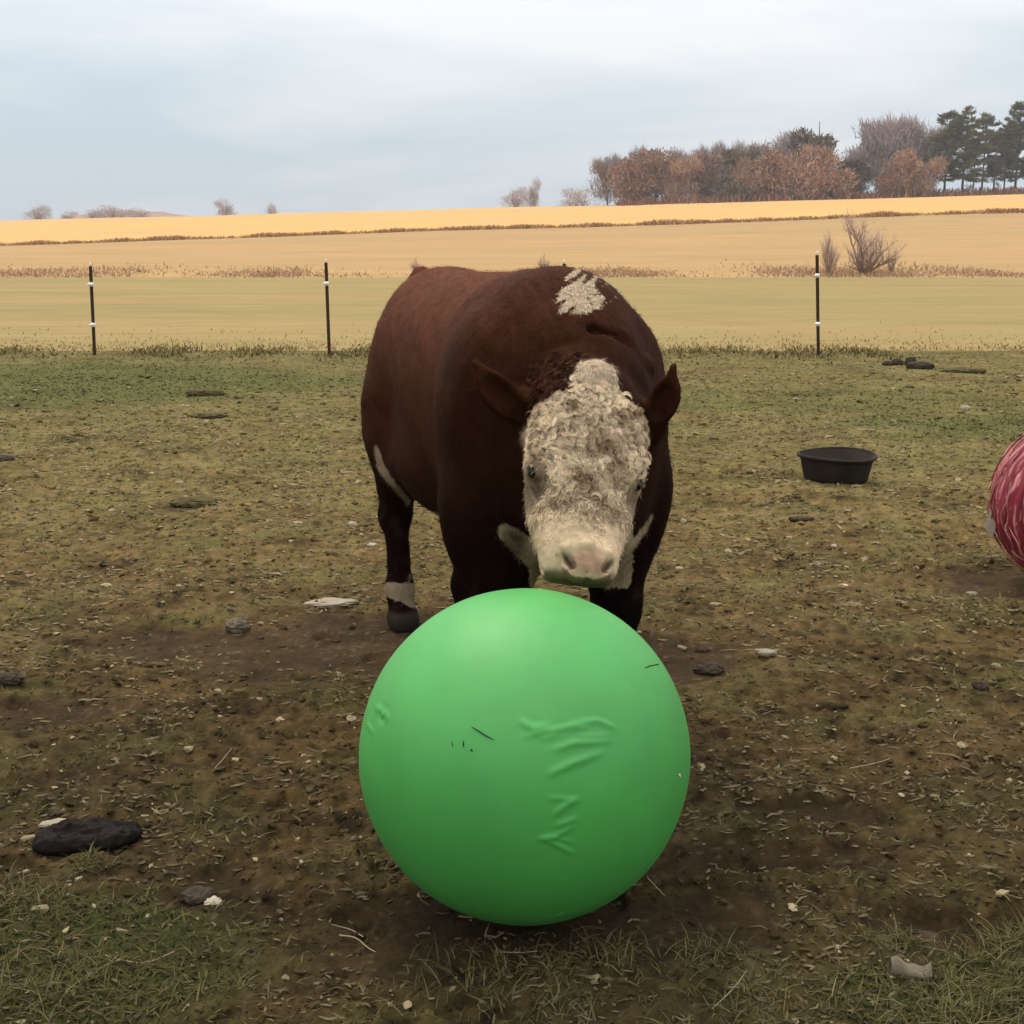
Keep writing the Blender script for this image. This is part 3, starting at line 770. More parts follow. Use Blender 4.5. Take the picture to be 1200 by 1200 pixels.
        gr = (0.30 + 0.80 * np.minimum(s * 1.8, 1))[None, :, None]        # hair darker at the root
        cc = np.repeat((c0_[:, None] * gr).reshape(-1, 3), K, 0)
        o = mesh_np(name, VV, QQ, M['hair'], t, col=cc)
        tag(o, kind='stuff')
        return o
    fh = (a > 0.055 - 0.04 * (np.abs(b - 0.01) > 0.05)) & (a < 0.40) & (c > -0.085) & (W[:, 0] > 0.7) & (np.abs(b) < 0.155 - 0.10 * np.clip(a - 0.2, 0, 1)) & (Nn @ hc > 0.05)
    # keep the eyes clear, thin the curls out towards the nose
    for s_ in (-1, 1): fh &= np.hypot(a - 0.300, b - s_ * 0.134) > 0.034
    fh &= rg.random(nv) < 1 - sstep(0.29, 0.40, a) 
    def ccol(n, ids):
        dirt = np.clip(0.36 + 0.9 * fbm(b[ids] * 20, a[ids] * 20, 77, 2) + 0.5 * np.exp(-((b[ids] - .01) / 0.05) ** 2) * sstep(.12, .2, a[ids]), 0, 1)[:, None] * rg.uniform(0.6, 1.1, (n, 1)).clip(0, 1)
        return np.array([0.80, 0.60, 0.375]) * (1 - dirt) + np.array([0.21, 0.125, 0.065]) * dirt
    for s_ in (-1, 1): fh &= np.hypot((a - 0.335) / 0.050, (b - s_ * 0.128) / 0.034) > 1
    fh &= rg.random(nv) < 1 - 0.7 * sstep(0.115, 0.15, np.abs(b))
    curls(fh, 1500, 0.0092, 0.00068, ccol, hb * 0 + ha * 0.9, 'curly_face_hair', (0.25, 0.9), 8, 13)
    fw_ = (a > 0.24) & (a < 0.45) & (c > -0.12) & (W[:, 0] > 0.7) & (np.abs(b) < 0.13) & (rg.random(nv) < 1 - sstep(0.34, 0.45, a))
    for s_ in (-1, 1): fw_ &= np.hypot((a - 0.325) / 0.060, (b - s_ * 0.134) / 0.038) > 1
    bp = (a > -0.05) & (a < 0.10) & (W[:, 0] < 0.3) & (c > -0.10) & (b < -0.03) & (b > -0.15)
    curls(bp, 260, 0.009, 0.0010, lambda n, ids: np.array([0.042, 0.015, 0.008]) * rg.uniform(0.5, 1.6, (n, 1)), ha * 0.6, 'brown_poll_curls', (0.4, 1.0), 8, 8)
    def straight(sel, n, ln, wd, colf, name, liftf=0.25, lay=None):
        ids = rg.choice(np.nonzero(sel)[0], n)
        P0 = Vs[ids] - org + rg.normal(0, 0.003, (n, 3)); N0 = Nn[ids]
        T0 = lay[None] + rg.normal(0, 0.35, (n, 3))
        T0 = T0 - N0 * (T0 * N0).sum(1)[:, None]; T0 /= np.linalg.norm(T0, axis=1)[:, None] + 1e-9
        S = np.cross(N0, T0) * wd * rg.uniform(0.7, 1.3, (n, 1))
        l = ln * rg.uniform(0.6, 1.3, (n, 1))
        p1 = P0 + (T0 * 0.5 + N0 * liftf * 0.7) * l; p2 = P0 + (T0 + N0 * liftf) * l
        VV = np.stack([P0 - S, P0 + S, p1 + S * 0.7, p1 - S * 0.7, p2], 1).reshape(-1, 3)
        k = (np.arange(n) * 5)[:, None]
        o = mesh_np(name, VV, [k + np.array([[0, 1, 2, 3]]), k + np.array([[3, 2, 4]])], M['hair'], t, col=np.repeat(colf(n, ids), 5, 0))
        return tag(o, kind='stuff')
    straight(fw_, 7000, 0.013, 0.0013, lambda n, ids: ccol(n, ids) * rg.uniform(0.75, 1.05, (n, 1)), 'wavy_face_hair', 0.30, ha * 0.7)
    tuft = (((crest > 0.5) | (face > 0.5) & (a < 0.10) & (a > -0.05)) & (W[:, 0] > 0.5))
    straight(tuft, 5000, 0.014, 0.0009, lambda n, ids: np.array([0.62, 0.48, 0.33]) * rg.uniform(0.6, 1.15, (n, 1)), 'long_white_hair', 0.10, ha * 0.7 + np.array([0, -0.3, 0]))
    allb = (V[:, 2] > 0.10) & ~((a > 0.49) & (a < 0.65) & (np.abs(b) < .2) & (c > -.4))
    straight(allb, 62000, 0.017, 0.0009, lambda n, ids: colr[ids] * rg.uniform(0.65, 1.6, (n, 1)), 'short_coat_hair', 0.20, -u3 * 0.6 - z3 * 0.8)
    return t

# ------------------------------------------------------------------ balls
def cube_sphere(n):
    g = np.linspace(-1, 1, n + 1)
    g = np.tan(g * math.pi / 4)
    Vs, Qs = [], []
    k = 0
    for ax in range(3):
        for s in (-1, 1):
            A, Bq = np.meshgrid(g, g, indexing='ij')
            P = np.zeros((n + 1, n + 1, 3)); P[..., ax] = s; P[..., (ax + 1) % 3] = A * s; P[..., (ax + 2) % 3] = Bq
            P = P.reshape(-1, 3); P /= np.linalg.norm(P, axis=1)[:, None]
            i = np.arange(n)[:, None] * (n + 1); j = np.arange(n)[None]
            Q = np.stack([i + j, i + n + 1 + j, i + n + 1 + j + 1, i + j + 1], -1).reshape(-1, 4) + k
            Vs.append(P); Qs.append(Q); k += len(P)
    V = np.vstack(Vs); Q = np.vstack(Qs)
    key = np.round(V * 1e5).astype(np.int64)
    _, first, inv = np.unique(key, axis=0, return_index=True, return_inverse=True)
    return V[first], inv.reshape(-1)[Q]

def sph_dir(px, py, c, r):
    """direction on a ball's surface of the point seen at a pixel"""
    c = np.array(c); o = np.array([0, 0, CAMH]); q = at(px, py, 5.0) - o; q /= np.linalg.norm(q)
    b = (c - o) @ q; disc = b * b - ((c - o) @ (c - o) - r * r)
    p = o + q * (b - math.sqrt(max(disc, 0)))
    return (p - c) / np.linalg.norm(p - c)

def build_green_ball():
    V, Q = cube_sphere(136)
    r = 0.3876
    # creases in the skin: (pixels of the ridge line), half width, height
    cr = [([(610, 843), (625, 852), (645, 848)], 4.0, 3.0), ([(612, 862), (640, 856), (668, 850), (690, 851)], 3.2, 2.6), ([(668, 847), (700, 843), (722, 852)], 3.0, 2.6),
          ([(632, 866), (655, 859)], 2.6, 1.6), ([(646, 878), (672, 869), (715, 867)], 3.6, 3.2), ([(642, 906), (668, 893), (705, 880)], 4.0, 3.6), ([(676, 862), (716, 860)], 2.6, 1.8),
          ([(642, 934), (676, 935)], 2.6, 1.6), ([(648, 954), (664, 941), (678, 934)], 3.2, 3.0), ([(650, 967), (676, 957)], 3.2, 2.6), ([(630, 982), (650, 979), (672, 966)], 3.0, 2.8), ([(636, 981), (656, 990), (674, 1000)], 2.8, 2.4), ([(640, 978), (674, 986)], 2.4, 1.4),
          ([(440, 826), (452, 834), (456, 842)], 4.0, 2.5), ([(430, 845), (438, 858)], 3.0, 1.5), ([(648, 1074), (662, 1068)], 3.0, 2.0)]
    disp = np.zeros(len(V))
    for line, w, hgt in cr:
        D = np.array([sph_dir(p[0], p[1], BALL, r) for p in line])
        best = np.full(len(V), 9.0); side = np.zeros(len(V)); tt = np.zeros(len(V))
        tot = len(D) - 1
        for i in range(tot):
            p, q = D[i], D[i + 1]; d = q - p; L2 = d @ d
            t = np.clip((V - p) @ d / L2, 0, 1)
            df = V - (p + t[:, None] * d); ds = np.linalg.norm(df, axis=1)
            nn = np.cross(p, d); nn /= np.linalg.norm(nn)
            m = ds < best
            best[m] = ds[m]; side[m] = (df @ nn)[m]; tt[m] = (i + t[m]) / tot
        wd = w * 0.0062 * 0.95
        taper = np.sin(np.clip(tt, 0, 1) * math.pi) ** 0.6 * 0.85 + 0.15
        s = side / wd
        disp += hgt * 0.0011 * taper * (np.exp(-(best / wd) ** 2) * (1.0 + 0.0 * s) - 0.9 * np.exp(-((best / wd) ** 2)) * s * 1.2) * (best < wd * 3)
    dn = sph_dir(448, 838, BALL, r)
    g = np.linalg.norm(V - dn, axis=1)
    disp += -0.005 * np.exp(-(g / 0.04) ** 2) + 0.006 * np.exp(-(g / 0.018) ** 2)
    sag = 0.0012 * gn(V[:, 0] * 2.2 + 4, V[:, 2] * 2.2, 3)
    P = V * (r + disp + sag)[:, None]
    P[:, 2] = np.maximum(P[:, 2], -r + 0.010 + 0.06 * np.clip(np.hypot(P[:, 0], P[:, 1]) - 0.08, 0, 1) ** 2)
    t = thing('green_ball', (BALL[0], BALL[1], 0.0), 'large green rubber ball in front of the bull, creased on its right side', 'ball')
    body = mesh_np('ball_skin', P + np.array([0, 0, r]), Q, M['ball_green'], t)
    # scraps of straw and dirt stuck to the skin
    def stuck(name, line, w, mt):
        D = np.array([sph_dir(p[0], p[1], BALL, r) * (r + 0.0015) for p in line]) + np.array([0, 0, r])
        m = MB(); n = len(D)
        m.tube(D, w * np.concatenate([[0.5], np.ones(n - 2), [0.4]]) if n > 2 else w, 5)
        return m.build(name, mt, t)
    stuck('stuck_straw', [(553, 852), (560, 856), (569, 862), (579, 867)], 0.0013, M['debris'])
    stuck('stuck_straw', [(755, 783), (760, 781), (770, 779), (776, 777)], 0.0013, M['debris'])
    stuck('dirt_speck', [(543, 868), (543.5, 872), (543, 876)], 0.0013, M['debris'])
    stuck('dirt_speck', [(552, 878), (553.5, 880)], 0.0017, M['debris'])
    stuck('dirt_speck', [(530, 869), (531, 875)], 0.0006, M['debris'])
    stuck('pale_speck', [(795.5, 907), (796, 911)], 0.0018, M['insul'])

def build_red_ball():
    V, Q = cube_sphere(90)
    r = 0.385
    az = np.arctan2(V[:, 0], -V[:, 1]); el = V[:, 2]
    w = az * 15 + 1.2 * gn(az * 3, el * 3, 4)
    pole = np.sqrt(np.clip(1 - el ** 2, 0, 1))
    n = gn(w, el * 1.7 + az * 2, 21); n2 = gn(w * 2.3, el * 2.5, 22); n3 = gn(az * 40, el * 4, 23)
    disp = (0.008 * n + 0.005 * n2) * pole
    base = np.array([0.27, 0.030, 0.042]); pale = np.array([0.72, 0.30, 0.28]); dark = np.array([0.06, 0.010, 0.015])
    k = sstep(0.22, 0.55, n2 + 0.5 * n3 + 0.35 * el)[:, None]; kd = sstep(0.2, 0.6, -n)[:, None]
    c = base * (1 - kd * 0.7) + dark * kd * 0.7
    c = c * (1 - k * 0.85) + pale * k * 0.85
    P = V * (r + disp)[:, None]; P[:, 2] = np.maximum(P[:, 2], -r + 0.008)
    t = thing('red_ball', (RBALL[0], RBALL[1], 0.0), 'red ball in a creased streaky cover at the right edge', 'ball')
    mesh_np('ball_cover', P + np.array([0, 0, r]), Q, M['ball_red'], t, col=c)
    # torn threads of the cover, standing a little proud
    rg = np.random.default_rng(3)
    m = MB()
    for i in range(170):
        a0 = rg.uniform(-2.2, 2.2); e0 = rg.uniform(-0.5, 1.35); ln = rg.uniform(0.15, 0.55)
        s = np.linspace(0, 1, 7); ee = e0 - ln * s; aa = a0 + 0.10 * rg.normal() * s + 0.03 * np.sin(s * 6 + i)
        rr = r + 0.009 + 0.006 * np.sin(s * math.pi)
        pts = np.stack([np.sin(aa) * np.cos(ee) * rr, -np.cos(aa) * np.cos(ee) * rr, np.sin(ee) * rr + r], -1)
        cc = np.array([0.72, 0.30, 0.27]) if rg.random() < 0.45 else np.array([0.25, 0.03, 0.045])
        m.tube(pts, 0.0035 * np.sin(np.linspace(0.3, math.pi - 0.3, 7)), 4, cap=False, col=cc * rg.uniform(0.7, 1.2))
    tag(m.build('loose_threads', M['ball_red'], t), kind='stuff')
    m = MB()
    d0 = sph_dir(1166, 610, RBALL, r)
    c0 = d0 * (r + 0.006) + np.array([0, 0, r])
    pts = np.array([c0 + np.array([-0.035, 0.02, -0.03]), c0 + np.array([-0.012, 0, 0.075]), c0 + np.array([0.012, -0.02, 0.0]), c0 + np.array([-0.002, 0, -0.085])])
    m.add(np.vstack([pts, pts + np.array([0.02, 0.04, 0])]), [[0, 1, 2, 3], [7, 6, 5, 4], [0, 4, 5, 1], [1, 5, 6, 2], [2, 6, 7, 3], [3, 7, 4, 0]])
    o = m.build('torn_flap', M['stone_white'], t, smooth=False)
    o['label'] = 'pale torn flap on the ball cover'

# ------------------------------------------------------------------ tub, posts, things on the ground
def build_tub():
    c = on_ground(979, 563)
    t = thing('feed_tub', (c[0], c[1], 0.0), 'black round rubber feed tub standing on the ground beyond the bull', 'feed tub', rz=0.3)
    m = MB()
    ro, ri, hh = 0.236, 0.228, 0.166
    prof = [(0.0, 0.004), (0.18, 0.004), (0.198, 0.012), (0.204, 0.03), (ro - 0.008, hh * 0.85), (ro, hh), (ro - 0.009, hh), (0.194, 0.03), (0.18, 0.018), (0.0, 0.016)]
    m.lathe(prof, 56)
    b = m.build('tub_wall', M['tub'], t)
    r = MB()
    th = np.linspace(0, 2 * math.pi, 65)
    wob = 0.006 * np.sin(2 * th + 0.6)
    pts = np.stack([np.cos(th) * (ro + 0.006), np.sin(th) * (ro + 0.006), hh + wob], -1)
    r.tube(pts, 0.0115, 8, cap=False)
    r.build('rolled_rim', M['tub'], t)
    # the wall follows the wavy rim
    me = b.data
    for v in me.vertices:
        if v.co.z > 0.05:
            a = math.atan2(v.co.y, v.co.x); v.co.z += 0.006 * math.sin(2 * a + 0.6) * (v.co.z / hh)

def post(px_top, py_top, px_bot, py_bot, ins, label):
    b = on_ground(px_bot, py_bot); tp = at(px_top, py_top, b[1])
    t = thing('fence_post', (b[0], b[1], 0), label, 'fence post', 'fence posts along the far edge of the paddock')
    d = tp - b
    m = MB()
    # T-shaped steel post
    w = 0.020
    prof = np.array([(-w, -0.004), (w, -0.004), (w, 0.004), (0.004, 0.004), (0.004, 0.026), (-0.004, 0.026), (-0.004, 0.004), (-w, 0.004)])
    n = len(prof)
    V = []
    for k in (-0.12, 1.0):
        V += [(p[0] + d[0] * k, p[1] + d[1] * k, d[2] * k) for p in prof]
    F = [[i, (i + 1) % n, n + (i + 1) % n, n + i] for i in range(n)] + [[8, 9, 10, 15], [11, 12, 13, 14]]
    m.add(V, F)
    m.build('shaft', M['post'], t, smooth=False)
    cp = MB(); cp.tube([d * 1.0, d * 1.0 + np.array([0, 0, 0.05])], [0.012, 0.006], 8)
    cp.build('white_tip', M['insul'], t)
    for f in ins:
        c = d * f
        m = MB()
        m.tube([c + np.array([0, -0.005, -0.026]), c + np.array([0, -0.005, 0.026])], 0.028, 10)
        i_ = m.build('insulator', M['insul'], t)
        m = MB(); m.tube([c + np.array([-0.048, -0.02, 0]), c + np.array([-0.02, -0.035, 0.004]), c + np.array([0.02, -0.035, 0])], 0.009, 6)
        m.build('hook', M['insul'], i_)

def lump(name, px, py, size, mt, label, cat, seed, flat=1.0, z=None, rz=0.0, group=None, sharp=0.0, n=20):
    g = on_ground(px, py)
    V, Q = cube_sphere(n)
    rg = np.random.default_rng(seed)
    o1, o2 = rg.uniform(0, 50, 2)
    nn = gn(V[:, 0] * 1.5 + o1, V[:, 1] * 1.5 + o2, seed) * 0.25 + gn(V[:, 0] * 3 + o2, V[:, 1] * 3 + V[:, 2] * 3 + o1, seed + 1) * 0.13 + gn(V[:, 0] * 6 + o1, V[:, 1] * 6 + V[:, 2] * 6, seed + 2) * 0.06
    P = V * (1 + nn)[:, None] * np.array(size) / 2
    if sharp: P[:, 2] = np.clip(P[:, 2], -size[2], size[2] / 2 * sharp)
    h = float(ground_h(np.array([g[0]]), np.array([g[1]]))[0])
    o = mesh_np(name, P, Q, mt)
    o.location = (g[0], g[1], h + size[2] * 0.22); o.rotation_euler = (0, 0, rz)
    return tag(o, label, cat, group)

def build_dung_pat():
    g = on_ground(100, 986)
    V, Q = cube_sphere(40)
    a = np.arctan2(V[:, 1], V[:, 0])
    rr = np.hypot(V[:, 0], V[:, 1])
    shp = 1 + 0.08 * np.sin(2 * a + 1) + 0.06 * np.sin(3 * a + 2) + 0.04 * np.sin(5 * a)
    X = np.sign(V[:, 0]) * np.abs(V[:, 0]) ** 0.8 * 0.130 * shp; Y = np.sign(V[:, 1]) * np.abs(V[:, 1]) ** 0.8 * 0.080 * shp
    Z = np.where(V[:, 2] > 0, V[:, 2] * 0.036, V[:, 2] * 0.03)
    dent = np.exp(-(((X + 0.005) / 0.075) ** 2 + ((Y - 0.005) / 0.035) ** 2))
    Z = Z + (V[:, 2] > 0) * (-0.042 * dent + 0.008 * gn(X * 28, Y * 30, 4) + 0.006 * gn(X * 60, Y * 70, 5))
    t = mesh_np('dung_pat', np.stack([X, Y, Z], -1), Q, M['dung'])
    t.location = (g[0], g[1], 0.014); t.rotation_euler = (0, 0, 0.1)
    tag(t, 'shiny black flattened dung pat lying in the muddy grass at lower left', 'dung')

def build_small_things():
    build_dung_pat()
    lump('flat_stone', 388, 709, (0.22, 0.12, 0.03), M['stone'], 'broad flat pale stone just left of the rear hoof', 'stone', 11, rz=0.1, sharp=0.6)
    lump('round_stone', 279, 735, (0.10, 0.08, 0.07), M['wood'], 'rounded brown stone in the dark mud left of the bull', 'stone', 12)
    lump('white_stone', 250, 1057, (0.048, 0.034, 0.022), M['stone_white'], 'small smooth white stone below the dung pat', 'stone', 13, rz=0.5)
    lump('pale_stone', 68, 968, (0.09, 0.05, 0.02), M['stone'], 'flat grey stone touching the back of the dung pat', 'stone', 14, sharp=0.6)
    lump('pale_stone', 989, 687, (0.055, 0.035, 0.02), M['stone_white'], 'white angular stone on bare soil below the feed tub', 'stone', 15, sharp=0.5)
    lump('pale_stone', 958, 665, (0.045, 0.04, 0.03), M['stone'], 'round tan pebble left of the white angular stone', 'stone', 16)
    lump('pale_stone', 977, 642, (0.035, 0.03, 0.02), M['stone_white'], 'small white pebble above the round tan pebble', 'stone', 17)
    lump('pale_stone', 897, 777, (0.08, 0.05, 0.03), M['stone'], 'tan stone on the soil right of the green ball', 'stone', 18, sharp=0.6)
    lump('pale_stone', 1139, 694, (0.06, 0.035, 0.03), M['stone'], 'pale pebble left of the red ball\'s foot', 'stone', 19, sharp=0.6)
    lump('pale_stone', 413, 618, (0.045, 0.035, 0.03), M['stone_white'], 'white pebble left of the bull\'s hind leg', 'stone', 20)
    lump('pale_stone', 436, 643, (0.05, 0.035, 0.02), M['stone_white'], 'white flat pebble beside the bull\'s hind leg', 'stone', 21)
    lump('pale_stone', 1131, 482, (0.09, 0.05, 0.05), M['stone_white'], 'whitish stone in the green grass upper right', 'stone', 22)
    lump('mud_clod', 832, 786, (0.11, 0.075, 0.05), M['clod'], 'dark wet mud clod just right of the green ball', 'clod', 31)
    lump('mud_clod', 823, 762, (0.06, 0.03, 0.02), M['clod'], 'thin dark clod behind the wet clod by the green ball', 'clod', 32)
    lump('mud_clod', 1149, 811, (0.065, 0.05, 0.045), M['clod'], 'crumbly dark brown clod alone on straw-littered soil at right', 'clod', 33)
    lump('mud_clod', 12, 806, (0.10, 0.06, 0.05), M['clod'], 'dark clod at the left edge of the picture', 'clod', 34)
    lump('mud_clod', 8, 543, (0.17, 0.1, 0.05), M['clod'], 'black clod on the worn grass at the far left edge', 'clod', 35)
    lump('mud_clod', 228, 588, (0.26, 0.16, 0.07), M['turf'], 'broad low brown mound in the worn grass at left', 'clod', 36)
    lump('mud_clod', 232, 1050, (0.08, 0.06, 0.04), M['clod'], 'brown clod beside the small smooth white stone', 'clod', 37)
    lump('mud_clod', 1078, 434, (0.30, 0.16, 0.11), M['clod'], 'largest of the black droppings near the right fence post', 'dropping', 38)
    lump('mud_clod', 1066, 428, (0.14, 0.1, 0.12), M['clod'], 'round black dropping right behind the largest one', 'dropping', 39)
    lump('mud_clod', 1051, 428, (0.14, 0.1, 0.10), M['clod'], 'middle one of the black droppings near the right fence post', 'dropping', 40)
    lump('mud_clod', 1039, 430, (0.12, 0.08, 0.08), M['clod'], 'leftmost of the black droppings near the right fence post', 'dropping', 41)
    lump('mud_clod', 1130, 437, (0.50, 0.2, 0.07), M['turf'], 'wide flat dark mound near the right side of the fence', 'clod', 42)
    lump('mud_clod', 242, 463, (0.36, 0.2, 0.08), M['turf'], 'dark turf lump in the green grass near the second fence post', 'clod', 43)
    lump('mud_clod', 243, 489, (0.34, 0.16, 0.05), M['turf'], 'flat dark turf lump in front of the other turf lump', 'clod', 44)
    lump('mud_clod', 940, 612, (0.14, 0.07, 0.03), M['clod'], 'low dark clod on the soil in front of the feed tub', 'clod', 45)
    lump('mud_clod', 1088, 1083, (0.055, 0.04, 0.02), M['clod'], 'wet brown clod inside the muddy hollow at lower right', 'clod', 46)
    # broken piece of wood at lower right
    g = on_ground(1066, 1147)
    m = MB()
    xs = np.linspace(-0.042, 0.042, 12)
    top = 0.016 + 0.010 * np.cos(xs * 60 + 2.2) + 0.004 * np.sin(xs * 170)
    V = []
    for x, h in zip(xs, top):
        V += [(x, -0.02 + 0.1 * x * x, -0.01), (x, -0.024, h * 0.5), (x, -0.008, h), (x, 0.010, h * 0.95), (x, 0.022, -0.01)]
    F = []
    for i in range(11):
        for j in range(5):
            F.append([i * 5 + j, i * 5 + (j + 1) % 5, (i + 1) * 5 + (j + 1) % 5, (i + 1) * 5 + j])
    m.add(V, F); m.add([V[i] for i in range(5)] + [V[55 + i] for i in range(5)], [[0, 1, 2, 3], [0, 3, 4, 4], [8, 7, 6, 5], [8, 5, 9, 9]][:1] + [[8, 7, 6, 5]])
    o = m.build('wood_piece', M['wood'])
    o.location = (g[0], g[1], float(ground_h(np.array([g[0]]), np.array([g[1]]))[0]) + 0.006); o.rotation_euler = (0.15, 0, -0.15)
    tag(o, 'broken piece of pale wood below the muddy hollow at lower right', 'wood')
    # single straws and sticks that stand out
    sticks = [([(373, 1078), (392, 1077), (410, 1082), (426, 1103)], 'curved dry stalk lying left below the green ball'), ([(398, 1099), (418, 1103), (430, 1112), (440, 1123)], 'bent dry stalk under the curved stalk'),
              ([(758, 1038), (779, 1056)], 'short straight straw at the right foot of the green ball'), ([(585, 1117), (630, 1117)], 'straight flat straw in front of the green ball'),
              ([(124, 1127), (148, 1131), (172, 1131), (205, 1127)], 'long dry stalk in the grass at lower left'), ([(250, 912), (272, 888)], 'thin stick right of and above the dung pat'),
              ([(830, 1180), (860, 1165), (874, 1152)], 'curved stalk among dead grass at the bottom right of the ball'), ([(995, 910), (1025, 903), (1042, 898)], 'pale stick on the soil right of the green ball'),
              ([(178, 952), (190, 960), (206, 950)], 'small curved twig right of the dung pat')]
    for k, (line, lab) in enumerate(sticks):
        P = np.array([on_ground(*p) for p in line])
        if len(P) == 2: P = np.array([P[0], (P[0] + P[1]) / 2, P[1]])
        P[:, 2] = ground_h(P[:, 0], P[:, 1]) + 0.008 + 0.004 * np.sin(np.arange(len(P)) + k)
        P[-1, 2] += 0.006
        for _ in range(2):      # round the bends
            q_ = np.empty((2 * len(P) - 2, 3)); q_[0::2] = P[:-1] * .75 + P[1:] * .25; q_[1::2] = P[:-1] * .25 + P[1:] * .75
            P = np.vstack([P[:1], q_, P[-1:]])
        m = MB(); c = P.mean(0)
        m.tube(P - c, np.linspace(0.0021, 0.0012, len(P)) if k in (0, 1, 4, 7) else np.linspace(0.0017, 0.001, len(P)), 5)
        o = m.build('dry_stalk', M['straw']); o.location = c
        tag(o, lab, 'stalk', 'single dry stalks lying on the ground')
M['straw'] = mat('dry_straw', (0.30, 0.225, 0.13), 0.75, 0.2, noise=(40, 0.2))

# ------------------------------------------------------------------ loose cover on the ground
def ground_pts(n, y0, y1, rg, power=1.0):
    y = np.exp(rg.uniform(math.log(y0), math.log(y1), n)) if power == 1 else y0 + (y1 - y0) * rg.random(n) ** power
    x = rg.uniform(-1, 1, n) * (0.45 * y + 0.6)
    return x, y

def clear_of(x, y):
    m = np.hypot(x - BALL[0], y - BALL[1]) > 0.13
    return m & (np.hypot(x - RBALL[0], y - RBALL[1]) > 0.15)

def build_scatter():
    rg = np.random.default_rng(21)
    # crumbs of soil
    n = 26000
    x, y = ground_pts(n, 1.9, 14, rg)
    wet, green, grass = masks(x, y)
    keep = (rg.random(n) < (1 - 0.85 * wet) * (1 - 0.5 * grass)) & clear_of(x, y)
    x, y = x[keep], y[keep]; n = len(x)
    z = ground_h(x, y)
    base = np.array([(sx, sy, sz) for sx in (-1, 1) for sy in (-1, 1) for sz in (-1, 1)], float) * 0.577
    base = np.vstack([base, np.array([(1, 0, 0), (-1, 0, 0), (0, 1, 0), (0, -1, 0), (0, 0, 1)]) * 0.95])
    tri = []
    def quad(a, b, c, d, e): tri.extend([(a, b, e), (b, c, e), (c, d, e), (d, a, e)])
    quad(4, 6, 7, 5, 8); quad(1, 3, 2, 0, 9); quad(2, 3, 7, 6, 10); quad(0, 4, 5, 1, 11); quad(1, 5, 7, 3, 12)
    tri = np.array(tri)
    sz = np.minimum(rg.lognormal(math.log(0.0038), 0.50, n), 0.010) * (1 + 0.20 * (y - 2))
    sc = np.stack([sz * rg.uniform(0.8, 2.0, n), sz * rg.uniform(0.7, 1.4, n), sz * rg.uniform(0.4, 0.9, n)], -1)
    P = base[None] * (1 + rg.normal(0, 0.27, (n, 13, 1)).clip(-.6, .6)) * sc[:, None]
    an = rg.uniform(0, 6.28, n); c, s = np.cos(an)[:, None], np.sin(an)[:, None]
    X = P[..., 0] * c - P[..., 1] * s; Y = P[..., 0] * s + P[..., 1] * c
    P = np.stack([X, Y, P[..., 2]], -1) + np.stack([x, y, z + sz * 0.12], -1)[:, None]
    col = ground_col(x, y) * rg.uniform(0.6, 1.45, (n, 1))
    lt = rg.random(n) < 0.09
    col[lt] = np.array([0.30, 0.23, 0.13]) * rg.uniform(0.5, 1.2, (lt.sum(), 1))
    o = mesh_np('soil_crumbs', P.reshape(-1, 3), (tri[None] + (np.arange(n) * 13)[:, None, None]).reshape(-1, 3), M['scatter'], col=np.repeat(col, 13, 0), smooth=False)
    tag(o, kind='stuff', label='crumbs of soil and small stones strewn over the muddy paddock', cat='soil')
    # straw and wood chips: little bent slabs
    n = 30000
    x, y = ground_pts(n, 1.9, 11, rg)
    wet, green, grass = masks(x, y)
    patch = np.clip(0.45 + 1.3 * fbm(x / 0.5, y / 0.5, 301, 2), 0.05, 1)
    keep = (rg.random(n) < patch * (1 - 0.7 * wet)) & clear_of(x, y)
    x, y = x[keep], y[keep]; n = len(x)
    z = ground_h(x, y)
    ln = rg.lognormal(math.log(0.017), 0.5, n) * (1 + 0.10 * (y - 2)); wd = rg.uniform(0.0014, 0.0045, n) * (1 + 0.22 * (y - 2)) ; th = wd * 0.35
    an = rg.uniform(0, 6.28, n) ; an = np.where(rg.random(n) < 0.6, rg.normal(0.35, 0.5, n), an)
    sg = np.array([-1, 0, 1.0]); prof = np.array([(-1, -1), (1, -1), (0, 1.2)])
    V = np.zeros((n, 3, 3, 3))
    bend = rg.normal(0, 0.15, n); tilt = rg.normal(0, 0.10, n)
    for i in range(3):
        for j in range(3):
            V[:, i, j, 0] = sg[i] * ln / 2
            V[:, i, j, 1] = prof[j, 0] * wd * (0.30 if i != 1 else 1) + bend * ln * (abs(sg[i]))
            V[:, i, j, 2] = prof[j, 1] * th + tilt * sg[i] * ln / 2
    V = V.reshape(n, 9, 3); c, s = np.cos(an)[:, None], np.sin(an)[:, None]
    P = np.stack([V[..., 0] * c - V[..., 1] * s + x[:, None], V[..., 0] * s + V[..., 1] * c + y[:, None], V[..., 2] + (z + 0.004)[:, None] + np.abs(tilt * ln / 3)[:, None]], -1)
    q = []
    for i in range(2):
        for j in range(3):
            q.append((i * 3 + j, i * 3 + (j + 1) % 3, (i + 1) * 3 + (j + 1) % 3, (i + 1) * 3 + j))
    q = np.array(q); T = np.array([(0, 2, 1), (6, 7, 8)])
    k = (np.arange(n) * 9)[:, None, None]
    dim = (0.55 + 0.45 * sstep(2.5, 5.5, y))[:, None]
    col = np.array([0.30, 0.222, 0.115]) * rg.uniform(0.25, 1.15, (n, 1)) * dim
    o = mesh_np('straw_litter', P.reshape(-1, 3), [(q[None] + k).reshape(-1, 4), (T[None] + k).reshape(-1, 3)], M['scatter'], col=np.repeat(col, 9, 0), smooth=False)
    tag(o, kind='stuff', label='bits of straw and wood chips littering the muddy paddock', cat='straw')
